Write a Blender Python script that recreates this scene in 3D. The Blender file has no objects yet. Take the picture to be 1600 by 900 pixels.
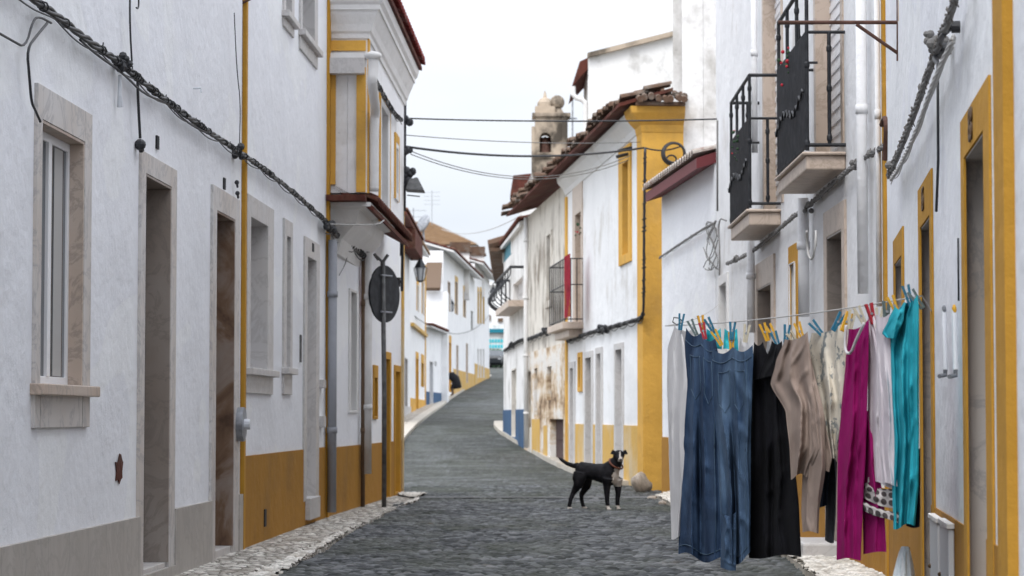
import bpy, bmesh, math, random
from mathutils import Vector, Matrix, noise as mnoise
random.seed(7)
C = bpy.context.scene
COL = C.collection
# ------------------------------------------------------------------ camera, world, sun, exposure
F = 3790.0; CAMZ = 1.15
PITCH = math.atan(200.0 / F)
cd = bpy.data.cameras.new('camera'); cam = bpy.data.objects.new('camera', cd); COL.objects.link(cam)
cam.location = (0, 0, CAMZ); cam.rotation_euler = (math.pi / 2 + PITCH, 0, 0)
cd.sensor_width = 36; cd.lens = F / 1600 * 36; cd.clip_start = .1; cd.clip_end = 3000
cd.dof.use_dof = True; cd.dof.focus_distance = 13.0; cd.dof.aperture_fstop = 6.8
C.camera = cam
w = bpy.data.worlds.new('World'); C.world = w; w.use_nodes = True
nt = w.node_tree; bg = nt.nodes['Background']
sky = nt.nodes.new('ShaderNodeTexSky'); sky.sky_type = 'NISHITA'; sky.sun_disc = False
SE, SR = math.radians(52), math.radians(200)
sky.sun_elevation = SE; sky.sun_rotation = SR
tc = nt.nodes.new('ShaderNodeTexCoord'); mp = nt.nodes.new('ShaderNodeMapping')
mp.inputs['Scale'].default_value = (1, 1, 3)
ns = nt.nodes.new('ShaderNodeTexNoise'); ns.inputs['Scale'].default_value = 2.2; ns.inputs['Detail'].default_value = 5
cr = nt.nodes.new('ShaderNodeValToRGB')
cr.color_ramp.elements[0].position = .34; cr.color_ramp.elements[0].color = (5.9, 6.3, 6.9, 1)
cr.color_ramp.elements[1].position = .7; cr.color_ramp.elements[1].color = (8.3, 8.5, 8.9, 1)
mx = nt.nodes.new('ShaderNodeMix'); mx.data_type = 'RGBA'; mx.inputs[0].default_value = .93
nt.links.new(tc.outputs['Generated'], mp.inputs[0]); nt.links.new(mp.outputs[0], ns.inputs['Vector'])
nt.links.new(ns.outputs[0], cr.inputs[0]); nt.links.new(sky.outputs[0], mx.inputs[6]); nt.links.new(cr.outputs[0], mx.inputs[7])
# overcast sky: the zenith is about three times as bright as the horizon
sx = nt.nodes.new('ShaderNodeSeparateXYZ'); nt.links.new(tc.outputs['Generated'], sx.inputs[0])
zr = nt.nodes.new('ShaderNodeMapRange'); zr.inputs[1].default_value = .12; zr.inputs[2].default_value = .9; zr.inputs[3].default_value = 1.0; zr.inputs[4].default_value = 3.0
nt.links.new(sx.outputs[2], zr.inputs[0]); vm = nt.nodes.new('ShaderNodeVectorMath'); vm.operation = 'SCALE'
nt.links.new(mx.outputs[2], vm.inputs[0]); nt.links.new(zr.outputs[0], vm.inputs['Scale'])
nt.links.new(vm.outputs[0], bg.inputs[0]); bg.inputs[1].default_value = .095
sl = bpy.data.lights.new('sun', 'SUN'); sl.energy = 1.3; sl.angle = math.radians(25); sl.color = (1, .97, .92)
so = bpy.data.objects.new('sun', sl); COL.objects.link(so)
so.rotation_euler = (math.pi / 2 - SE, 0, math.radians(-20))
vs = C.view_settings; vs.view_transform = 'Standard'; vs.look = 'None'; vs.gamma = 1; vs.exposure = 0.58; vs.use_curve_mapping = False

# ------------------------------------------------------------------ measuring helpers (real planes in the place)
RT, FW, UP = Vector((1, 0, 0)), Vector((0, math.cos(PITCH), math.sin(PITCH))), Vector((0, -math.sin(PITCH), math.cos(PITCH)))
EYE = Vector((0, 0, CAMZ))
def ray(px, py): return RT * ((px - 800) / F) + FW + UP * ((450 - py) / F)
def onplane(px, py, p, n):
    d = ray(px, py); t = (Vector(p) - EYE).dot(n) / d.dot(n); return EYE + d * t
def at(px, py, y): return onplane(px, py, (0, y, 0), Vector((0, 1, 0)))
def xat(px, y): return at(px, 650, y).x
HP = [(-30, -1.08), (27, -1.08), (33, -1.08), (45, -.98), (53, -.75), (60, -.52), (70, -.28), (100, .47), (138, 2.1), (200, 4.0), (260, 5.0), (420, 6), (900, 6)]
def Hlin(y):
    for (a, ha), (b, hb) in zip(HP, HP[1:]):
        if y <= b: return ha + (hb - ha) * (y - a) / (b - a)
    return HP[-1][1]
def G(y):
    return CAMZ + sum(Hlin(y + k) for k in (-4, -2, 0, 2, 4)) / 5
def ground(px, py):
    y = 5.0; pr = None
    while y < 400:
        p = at(px, py, y)
        if p.z <= G(y): return p
        y += .1 if y < 80 else .5
    return at(px, py, y)

# ------------------------------------------------------------------ materials
def mat(name, col, rough=.6, metal=0, spec=.5):
    m = bpy.data.materials.new(name); m.use_nodes = True
    b = m.node_tree.nodes['Principled BSDF']
    b.inputs['Base Color'].default_value = (*col, 1); b.inputs['Roughness'].default_value = rough
    b.inputs['Metallic'].default_value = metal; b.inputs['Specular IOR Level'].default_value = spec
    return m
class NT:
    def __init__(s, m): s.m = m; s.t = m.node_tree; s.b = s.t.nodes['Principled BSDF']; s.tc = s.t.nodes.new('ShaderNodeTexCoord')
    def n(s, typ, **k):
        x = s.t.nodes.new(typ)
        for a, b in k.items():
            if a in x.inputs: x.inputs[a].default_value = b
            else: setattr(x, a, b)
        return x
    def l(s, a, b): s.t.links.new(a, b)
    def vec(s, scale=(1, 1, 1)):
        mp = s.n('ShaderNodeMapping'); mp.inputs['Scale'].default_value = scale; s.l(s.tc.outputs['Object'], mp.inputs[0]); return mp.outputs[0]
    def noise(s, scale, detail=4, vs=(1, 1, 1), rough=.5, dist=0):
        n = s.n('ShaderNodeTexNoise', Scale=scale, Detail=detail, Roughness=rough, Distortion=dist); s.l(s.vec(vs), n.inputs['Vector']); return n.outputs[0]
    def ramp(s, f, stops):
        r = s.n('ShaderNodeValToRGB'); e = r.color_ramp.elements
        while len(e) < len(stops): e.new(.5)
        for q, (p, c) in zip(e, stops):
            q.position = p; q.color = (*c, 1) if len(c) == 3 else c
        s.l(f, r.inputs[0]); return r.outputs[0]
    def mix(s, f, a, b, typ='MIX'):
        m = s.n('ShaderNodeMix', data_type='RGBA', blend_type=typ)
        for v, i in ((f, 0), (a, 6), (b, 7)):
            if isinstance(v, (int, float)): m.inputs[i].default_value = v
            elif isinstance(v, tuple): m.inputs[i].default_value = (*v, 1)
            else: s.l(v, m.inputs[i])
        return m.outputs[2]
    def bump(s, h, strength, dist, prev=None):
        b = s.n('ShaderNodeBump'); b.inputs['Strength'].default_value = strength; b.inputs['Distance'].default_value = dist
        s.l(h, b.inputs['Height'])
        if prev: s.l(prev, b.inputs['Normal'])
        return b.outputs[0]
    def out(s, col=None, nrm=None, rough=None):
        if col is not None: s.l(col, s.b.inputs['Base Color'])
        if nrm is not None: s.l(nrm, s.b.inputs['Normal'])
        if rough is not None: s.l(rough, s.b.inputs['Roughness'])
        return s.m
def g3(v): return (v, v, v)
def plaster(name, col, dirt=(.45, .40, .33), amt=.25, cover=.62, rough=.85):
    s = NT(mat(name, col, rough, 0, .2))
    big = s.ramp(s.noise(.9, 7, (.8, .8, .7), .65), [(.34, tuple(c * .92 for c in col)), (.5, tuple(c * .98 for c in col)), (.64, col)])
    pt = s.ramp(s.noise(1.1, 2, (.7, .7, 1.1), .3, .6), [(.55, g3(0)), (.565, g3(.5))]); big = s.mix(pt, big, tuple(min(.86, c * 1.05) for c in col))
    st = s.ramp(s.noise(2.2, 6, (.5, .5, .4), .62), [(cover, g3(0)), (cover + .16, g3(amt))])
    c = s.mix(st, big, dirt)
    sp = s.ramp(s.noise(9, 5, (.4, .4, 1), .7), [(.66, g3(0)), (.74, g3(amt * .9))])
    c = s.mix(sp, c, tuple(x * .6 for x in dirt))
    n = s.bump(s.noise(1.6, 4, (1, 1, 1), .6), .5, .07); n = s.bump(s.noise(11, 5, (1, 1, 1), .65), .5, .016, n); n = s.bump(s.noise(90, 3), .3, .003, n)
    return s.out(c, n)
M = {}
M['white'] = plaster('white_plaster', (.81, .82, .855), (.52, .50, .47), amt=.22, cover=.61)
M['white_b'] = plaster('aged_white_plaster', (.79, .79, .80), (.36, .31, .25), .55, .55)
M['white_far'] = plaster('far_white_plaster', (.82, .82, .83), (.5, .45, .4), .35, .56)
M['white_stained'] = plaster('stained_white_plaster', (.76, .75, .74), (.27, .25, .22), .65, .50)
M['ochre'] = plaster('ochre_paint', (.37, .18, .026), (.22, .12, .035), .45, .52)
M['ochre_b'] = plaster('deep_ochre_paint', (.48, .25, .035), (.28, .16, .05), .4, .52)
M['ochre_c'] = plaster('bright_ochre_paint', (.66, .37, .075), (.36, .22, .08), .55, .50)
M['ochre_faded'] = plaster('faded_ochre_paint', (.58, .36, .10), (.55, .48, .36), .6, .48)
M['blue'] = plaster('blue_paint', (.045, .10, .19), (.03, .05, .1), .5, .5)
M['ruin'] = plaster('ruined_plaster', (.68, .64, .58), (.17, .13, .095), .85, .48)
def ruin2():
    s = NT(mat('peeling_plaster', (.6, .5, .4), .95, 0, .1))
    a = s.noise(1.6, 7, (.35, .35, .8), .7)
    c = s.ramp(a, [(.36, (.10, .07, .05)), (.43, (.36, .25, .16)), (.49, (.58, .46, .33)), (.56, (.70, .67, .63)), (.75, (.62, .60, .57))])
    n = s.bump(a, .8, .06); n = s.bump(s.noise(14, 5), .6, .02, n); return s.out(c, n)
M['ruin2'] = ruin2()
M['ruin_b'] = plaster('stained_tower_plaster', (.44, .36, .28), (.06, .05, .04), .95, .45)
def marble(name, base, vein, warm, planks=False):
    s = NT(mat(name, base, .45, 0, .4))
    v = s.ramp(s.noise(2.6, 7, (1, 1, 1), .65, 1.6), [(.44, g3(0)), (.49, g3(.6)), (.53, g3(0))])
    wv = s.ramp(s.noise(1.7, 4, (1, 1, .7)), [(.35, g3(0)), (.7, g3(.85))])
    c = s.mix(wv, base, warm); c = s.mix(v, c, vein)
    if planks:
        t = s.noise(7, 2, (1, 0, 0.03)); c = s.mix(s.ramp(t, [(.4, g3(0)), (.6, g3(.55))]), c, (.36, .33, .30))
        sn = s.n('ShaderNodeTexWave', wave_type='BANDS', bands_direction='X', Scale=.66); s.l(s.vec(), sn.inputs['Vector'])
        c = s.mix(s.ramp(sn.outputs[0], [(0, g3(.35)), (.004, g3(0))]), c, (.2, .19, .18))
    return s.out(c, s.bump(s.noise(30, 3), .2, .004))
M['marble'] = marble('veined_marble', (.56, .54, .53), (.30, .29, .30), (.50, .44, .39))
M['marble_warm'] = marble('warm_marble', (.50, .42, .36), (.26, .22, .19), (.42, .30, .22))
def stainmarble():
    s = NT(mat('rust_stained_marble', (.5, .4, .3), .5))
    c = s.ramp(s.noise(2.4, 6, (1, 1, .8), .6, .8), [(.36, (.07, .035, .02)), (.46, (.17, .10, .06)), (.54, (.25, .19, .155)), (.7, (.30, .26, .23))])
    return s.out(c, s.bump(s.noise(30, 3), .2, .004))
M['marble_rust'] = stainmarble()
M['marble_brown'] = marble('brown_marble', (.33, .29, .26), (.20, .17, .15), (.24, .19, .155))
M['plinth'] = marble('marble_plinth_slabs', (.40, .375, .35), (.28, .26, .24), (.46, .43, .40), True)
M['stone'] = marble('beige_limestone', (.50, .41, .34), (.34, .26, .20), (.54, .43, .35))
M['stone_grey'] = marble('pale_grey_stone', (.50, .49, .49), (.38, .36, .35), (.53, .50, .48))
M['stone_white'] = plaster('painted_stone', (.72, .71, .70), amt=.3)
M['pvc'] = mat('white_frame_paint', (.80, .80, .82), .35)
M['wood'] = mat('dark_brown_wood', (.035, .02, .014), .6)
M['wood_b'] = mat('old_brown_wood', (.12, .075, .045), .8)
M['wood_red'] = mat('dark_rusty_board', (.045, .016, .013), .85)
M['teal_paint'] = mat('teal_shutter_paint', (.0, .17, .24), .6)
M['dark'] = mat('dark_interior', (.02, .02, .022), .9)
M['curtain'] = mat('grey_curtain', (.42, .41, .40), .9)
def glassy():
    m = mat('window_glass', (.025, .035, .045), .06, 0, .8); return m
M['glass'] = glassy()
def iron(name, col, r=.55):
    s = NT(mat(name, col, r, .3)); return s.out(s.ramp(s.noise(12, 4), [(.4, col), (.75, tuple(min(1, c * 1.9 + .012) for c in col))]), s.bump(s.noise(60, 3), .3, .002))
M['iron'] = iron('black_iron', (.010, .011, .014))
M['rust'] = iron('rusty_iron', (.075, .035, .025), .8)
M['galv'] = iron('galvanised_steel', (.20, .21, .23))
M['pole'] = iron('weathered_dark_pole', (.09, .09, .09), .7)
M['pipe'] = plaster('painted_pipe', (.66, .65, .64), (.35, .28, .2), .5, .55)
M['pipe_white'] = plaster('white_painted_pipe', (.76, .76, .77), (.5, .42, .33), .25, .6)
M['pipe_grey'] = plaster('grey_pipe', (.30, .31, .34), (.2, .17, .14), .5, .55)
M['cable'] = mat('black_cable', (.018, .019, .023), .5)
M['cable_grey'] = mat('weathered_grey_cable', (.16, .155, .15), .75)
M['cable_dirty'] = mat('dirty_cable_wrap', (.11, .10, .09), .85)
M['cable_pale'] = mat('pale_cable', (.42, .41, .40), .6)
M['tie'] = mat('cable_tie', (.03, .03, .032), .6)
def tiles(name, cols, lich=(.2, .19, .17), la=.5):
    s = NT(mat(name, cols[0], .9, 0, .15))
    c = s.ramp(s.noise(3.2, 5, (1, 1, 1), .7), [(.32, cols[0]), (.5, cols[1]), (.68, cols[2])])
    c = s.mix(s.ramp(s.noise(1.9, 6, (1, 1, 1), .7), [(.5, g3(0)), (.62, g3(la))]), c, lich)
    return s.out(c, s.bump(s.noise(25, 4), .6, .012))
M['tile_old'] = tiles('old_lichen_tiles', [(.06, .035, .026), (.13, .08, .055), (.085, .07, .06)], (.26, .24, .21), .45)
M['tile_pale'] = tiles('pale_weathered_tiles', [(.30, .24, .20), (.42, .38, .34), (.22, .13, .11)], (.5, .48, .45), .5)
M['tile_red'] = tiles('maroon_tiles', [(.14, .022, .02), (.20, .035, .03), (.12, .03, .03)], (.45, .4, .38), .25)
M['tile_brown'] = tiles('ochre_brown_tiles', [(.20, .12, .065), (.27, .17, .09), (.17, .11, .07)], (.4, .3, .2), .3)
M['maroon'] = mat('maroon_painted_eave', (.13, .018, .022), .7)
M['redbrown'] = tiles('red_brown_eave', [(.07, .024, .018), (.11, .035, .026), (.055, .025, .02)], (.2, .15, .1), .3)
def road():
    s = NT(mat('granite_setts', (.09, .09, .09), .6, 0, .3))
    v = s.n('ShaderNodeTexVoronoi', feature='DISTANCE_TO_EDGE', Scale=8.5, Randomness=.75)
    v2 = s.n('ShaderNodeTexVoronoi', Scale=8.5, Randomness=.75)
    vec = s.vec((1, 1, 0)); s.l(vec, v.inputs['Vector']); s.l(vec, v2.inputs['Vector'])
    cell = s.ramp(v2.outputs['Color'], [(.2, (.028, .030, .032)), (.5, (.052, .056, .059)), (.8, (.090, .092, .095))])
    moss = s.ramp(s.noise(.42, 7, (1.4, .35, 1), .72), [(.44, g3(0)), (.60, g3(.75))])
    cell = s.mix(moss, cell, (.032, .038, .025))
    wear = s.ramp(s.noise(.9, 6, (1.2, .3, 1), .7), [(.46, g3(0)), (.64, g3(.6))])
    cell = s.mix(wear, cell, (.115, .122, .132))
    spk = s.ramp(s.noise(9, 4, (1, .14, 1), .75), [(.36, g3(.45)), (.64, g3(1.6))]); cell = s.mix(.9, cell, spk, 'MULTIPLY')
    dust = s.ramp(s.noise(3, 6, (1, 1, 1), .75), [(.6, g3(0)), (.72, g3(.5))]); cell = s.mix(dust, cell, (.14, .12, .095))
    j = s.ramp(v.outputs['Distance'], [(.0, g3(1)), (.16, g3(0))])
    c = s.mix(j, cell, (.03, .035, .025))
    h = s.ramp(v.outputs['Distance'], [(0, g3(0)), (.35, g3(1))])
    n = s.bump(h, .9, .035); n = s.bump(s.noise(40, 3), .5, .006, n)
    return s.out(c, n, s.ramp(s.noise(1.1, 4), [(.35, g3(.6)), (.65, g3(.85))]))
M['road'] = road()
def pebble(name, lo, hi, sc, joint):
    s = NT(mat(name, hi, .8, 0, .2))
    v = s.n('ShaderNodeTexVoronoi', feature='DISTANCE_TO_EDGE', Scale=sc, Randomness=1)
    v2 = s.n('ShaderNodeTexVoronoi', Scale=sc, Randomness=1)
    vec = s.vec((1, .75, 0)); s.l(vec, v.inputs['Vector']); s.l(vec, v2.inputs['Vector'])
    c = s.ramp(v2.outputs['Color'], [(.25, lo), (.55, hi), (.85, tuple(min(x * 1.25, .8) for x in hi))])
    c = s.mix(s.ramp(v.outputs['Distance'], [(0, g3(1)), (.1, g3(0))]), c, joint)
    c = s.mix(s.ramp(s.noise(1.2, 5), [(.5, g3(0)), (.75, g3(.5))]), c, (.25, .21, .16))
    n = s.bump(s.ramp(v.outputs['Distance'], [(0, g3(0)), (.4, g3(1))]), 1, .04)
    return s.out(c, s.bump(s.noise(60, 3), .4, .005, n))
M['pebble'] = pebble('limestone_pebbles', (.36, .33, .29), (.66, .62, .57), 12, (.10, .09, .07))
M['pebble_far'] = pebble('far_limestone_setts', (.40, .36, .31), (.55, .50, .44), 10, (.2, .17, .14))
M['kerb'] = marble('limestone_kerb', (.50, .46, .40), (.3, .26, .2), (.42, .37, .3))
M['strip'] = plaster('worn_pale_setts', (.17, .175, .18), (.08, .08, .075), .8, .45)
M['boulder'] = marble('weathered_boulder', (.34, .29, .24), (.16, .13, .10), (.26, .21, .17))
M['earth'] = mat('dry_earth', (.12, .11, .08), .95)
def fabric(name, c0, c1, sc=7, wv=260, rough=.9, sheen=0, bs=.3, streak=(1, 1, .8)):
    s = NT(mat(name, c0, rough, 0, .15)); s.b.inputs['Sheen Weight'].default_value = sheen
    c = s.ramp(s.noise(sc, 5, streak, .6), [(.35, c0), (.68, c1)])
    n = s.bump(s.noise(24, 3, (1, 1, .5)), bs * .6, .006); n = s.bump(s.noise(wv, 2), .35, .0015, n)
    return s.out(c, n)
M['f_white'] = fabric('off_white_cotton', (.52, .51, .52), (.62, .61, .62))
M['f_denim'] = fabric('blue_denim', (.014, .030, .068), (.052, .090, .160), 5, sheen=0, bs=.6, streak=(1, 1, .7))
M['f_denim2'] = fabric('faded_blue_denim', (.022, .044, .088), (.080, .130, .205), 5, sheen=0, bs=.6, streak=(1, 1, .7))
M['stitch'] = mat('pale_denim_stitching', (.045, .085, .135), .9)
M['f_black'] = fabric('black_cotton', (.003, .003, .004), (.006, .006, .009), sheen=0)
M['f_beige'] = fabric('taupe_cotton', (.25, .19, .16), (.30, .235, .20))
M['f_navy'] = fabric('navy_cotton', (.012, .018, .035), (.03, .04, .06))
M['f_grey'] = fabric('dark_grey_jersey', (.06, .065, .075), (.10, .105, .12))
M['f_magenta'] = fabric('magenta_cotton', (.21, .005, .085), (.26, .006, .11))
M['f_lilac'] = fabric('pale_lilac_cotton', (.50, .45, .49), (.62, .57, .60))
M['f_teal'] = fabric('turquoise_jersey', (.018, .29, .37), (.035, .37, .45))
M['f_aqua'] = fabric('bright_aqua_cotton', (.03, .45, .55), (.06, .55, .62))
def floral():
    s = NT(mat('cream_floral_cotton', (.55, .5, .4), .9, 0, .15))
    v = s.n('ShaderNodeTexVoronoi', Scale=13, Randomness=1); s.l(s.vec(), v.inputs['Vector'])
    k = s.ramp(v.outputs['Distance'], [(.17, g3(1)), (.30, g3(0))]); k2 = s.ramp(s.noise(11, 5, (1, 1, 1), .75), [(.535, g3(0)), (.57, g3(1))])
    kk = s.mix(.12, k2, k)
    return s.out(s.mix(kk, (.56, .51, .43), (.15, .17, .18)), s.bump(s.noise(22, 4), .3, .012))
M['f_floral'] = floral()
def dotted():
    s = NT(mat('dotted_hem_cotton', (.1, .08, .08), .9))
    at_ = s.n('ShaderNodeUVMap'); mp_ = s.n('ShaderNodeMapping'); s.l(at_.outputs[0], mp_.inputs[0]); mp_.inputs['Scale'].default_value = (1, 1, 1)
    v = s.n('ShaderNodeTexVoronoi', Scale=1, Randomness=0); v.voronoi_dimensions = '2D'; s.l(mp_.outputs[0], v.inputs['Vector'])
    k = s.ramp(v.outputs['Distance'], [(.36, g3(1)), (.40, g3(0))])
    return s.out(s.mix(k, (.42, .39, .38), (.045, .035, .035)), s.bump(s.noise(22, 4), .3, .01))
M['f_dots'] = dotted()
M['f_towel'] = fabric('pale_striped_towel', (.40, .47, .52), (.72, .75, .78), 30, 200, .95, .4, .4, (3, 3, .1))
M['p_blue'] = mat('blue_plastic', (.01, .13, .22), .4)
M['p_yellow'] = mat('yellow_plastic', (.62, .33, .02), .4)
M['p_red'] = mat('red_plastic', (.40, .015, .03), .4)
M['p_beige'] = mat('pale_plastic', (.50, .45, .34), .4)
M['p_green'] = mat('grey_green_plastic', (.10, .14, .14), .5)
M['p_white'] = mat('white_plastic', (.62, .64, .68), .4)
M['fur'] = None
M['lampglass'] = mat('frosted_lantern_glass', (.45, .46, .48), .3)
M['digit'] = mat('dark_number_paint', (.09, .05, .02), .6)
M['flower'] = mat('red_petals', (.45, .01, .03), .7)
M['leaf'] = mat('garland_green', (.03, .07, .03), .8)
M['rubber'] = mat('black_rubber', (.012, .012, .012), .8)
M['carpaint'] = mat('dark_car_paint', (.015, .018, .022), .25, .2)

# ------------------------------------------------------------------ mesh helpers
WM = {}
def tag(o, label=None, cat=None, group=None, kind=None):
    if label: o['label'] = label
    if cat: o['category'] = cat
    if group: o['group'] = group
    if kind: o['kind'] = kind
    return o
def empty(name, label, cat, loc, rot=0, group=None):
    o = bpy.data.objects.new(name, None); COL.objects.link(o); o.location = loc; o.rotation_euler = (0, 0, rot); o.empty_display_size = .2
    WM[o.name] = Matrix.Translation(Vector(loc)) @ Matrix.Rotation(rot, 4, 'Z')
    return tag(o, label, cat, group)
class MB:
    def __init__(s): s.v = []; s.f = []; s.m = []; s.uv = {}
    def quad(s, a, b, c, d, m=0):
        i = len(s.v); s.v += [Vector(a), Vector(b), Vector(c), Vector(d)]; s.f.append((i, i + 1, i + 2, i + 3)); s.m.append(m)
    def hexa(s, P, m=0):
        i = len(s.v); s.v += [Vector(p) for p in P]
        for q in ((0, 3, 2, 1), (4, 5, 6, 7), (0, 1, 5, 4), (1, 2, 6, 5), (2, 3, 7, 6), (3, 0, 4, 7)):
            s.f.append(tuple(i + k for k in q)); s.m.append(m)
    def box(s, a, b, m=0):
        (x0, y0, z0), (x1, y1, z1) = a, b
        s.hexa([(x0, y0, z0), (x1, y0, z0), (x1, y1, z0), (x0, y1, z0), (x0, y0, z1), (x1, y0, z1), (x1, y1, z1), (x0, y1, z1)], m)
    def prism(s, poly, z0, z1, m=0):
        n = len(poly); i = len(s.v)
        s.v += [Vector((x, y, z0)) for x, y in poly] + [Vector((x, y, z1)) for x, y in poly]
        s.f.append(tuple(range(i + n - 1, i - 1, -1))); s.f.append(tuple(range(i + n, i + 2 * n))); s.m += [m, m]
        for k in range(n):
            q = (k + 1) % n; s.f.append((i + k, i + q, i + n + q, i + n + k)); s.m.append(m)
    def tube(s, pts, r, n=8, m=0, cap=True):
        pts = [Vector(p) for p in pts]; rs = r if isinstance(r, (list, tuple)) else [r] * len(pts)
        rings = []; up = None
        for k, p in enumerate(pts):
            d = (pts[min(k + 1, len(pts) - 1)] - pts[max(k - 1, 0)])
            if d.length < 1e-9: d = Vector((0, 0, 1))
            d.normalize()
            if up is None:
                up = Vector((0, 0, 1)) if abs(d.z) < .9 else Vector((1, 0, 0))
            a = d.cross(up)
            if a.length < 1e-4: a = d.orthogonal()
            a.normalize(); b = a.cross(d).normalized(); up = b
            i = len(s.v)
            s.v += [p + (a * math.cos(t) + b * math.sin(t)) * rs[k] for t in [2 * math.pi * j / n for j in range(n)]]
            rings.append(i)
        for i, j in zip(rings, rings[1:]):
            for k in range(n):
                q = (k + 1) % n; s.f.append((i + k, i + q, j + q, j + k)); s.m.append(m)
        if cap:
            s.f.append(tuple(rings[0] + k for k in reversed(range(n)))); s.f.append(tuple(rings[-1] + k for k in range(n))); s.m += [m, m]
    def ball(s, c, r, sc=(1, 1, 1), n=10, m=0, rot=None):
        c = Vector(c); i = len(s.v); k = n // 2 + 1
        for a in range(k + 1):
            ph = math.pi * a / k
            for b in range(n):
                t = 2 * math.pi * b / n
                p = Vector((math.sin(ph) * math.cos(t) * sc[0], math.sin(ph) * math.sin(t) * sc[1], math.cos(ph) * sc[2])) * r
                if rot: p = rot @ p
                s.v.append(c + p)
        for a in range(k):
            for b in range(n):
                q = (b + 1) % n; s.f.append((i + a * n + b, i + a * n + q, i + (a + 1) * n + q, i + (a + 1) * n + b)); s.m.append(m)
    def build(s, name, mats, parent=None, origin=None, smooth=False, bevel=0, label=None, weld=False):
        me = bpy.data.meshes.new(name)
        inv = None
        if parent is not None: inv = WM[parent.name].inverted()
        elif origin is not None: inv = Matrix.Translation(-Vector(origin))
        vs = [inv @ v if inv else v for v in s.v]
        me.from_pydata(vs, [], s.f)
        if not isinstance(mats, (list, tuple)): mats = [mats]
        for m in mats: me.materials.append(m)
        for p, k in zip(me.polygons, s.m): p.material_index = k; p.use_smooth = smooth
        bm = bmesh.new(); bm.from_mesh(me)
        if weld: bmesh.ops.remove_doubles(bm, verts=bm.verts, dist=1e-5)
        bmesh.ops.dissolve_degenerate(bm, edges=bm.edges, dist=1e-7)
        bmesh.ops.recalc_face_normals(bm, faces=bm.faces); bm.to_mesh(me); bm.free()
        o = bpy.data.objects.new(name, me); COL.objects.link(o)
        if parent is not None: o.parent = parent; WM[o.name] = WM[parent.name]
        else:
            if origin is not None: o.location = origin
            WM[o.name] = Matrix.Translation(Vector(origin)) if origin is not None else Matrix()
        if bevel:
            b = o.modifiers.new('bevel', 'BEVEL'); b.width = bevel; b.segments = 2; b.limit_method = 'ANGLE'
        if label: o['label'] = label
        return o

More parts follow.
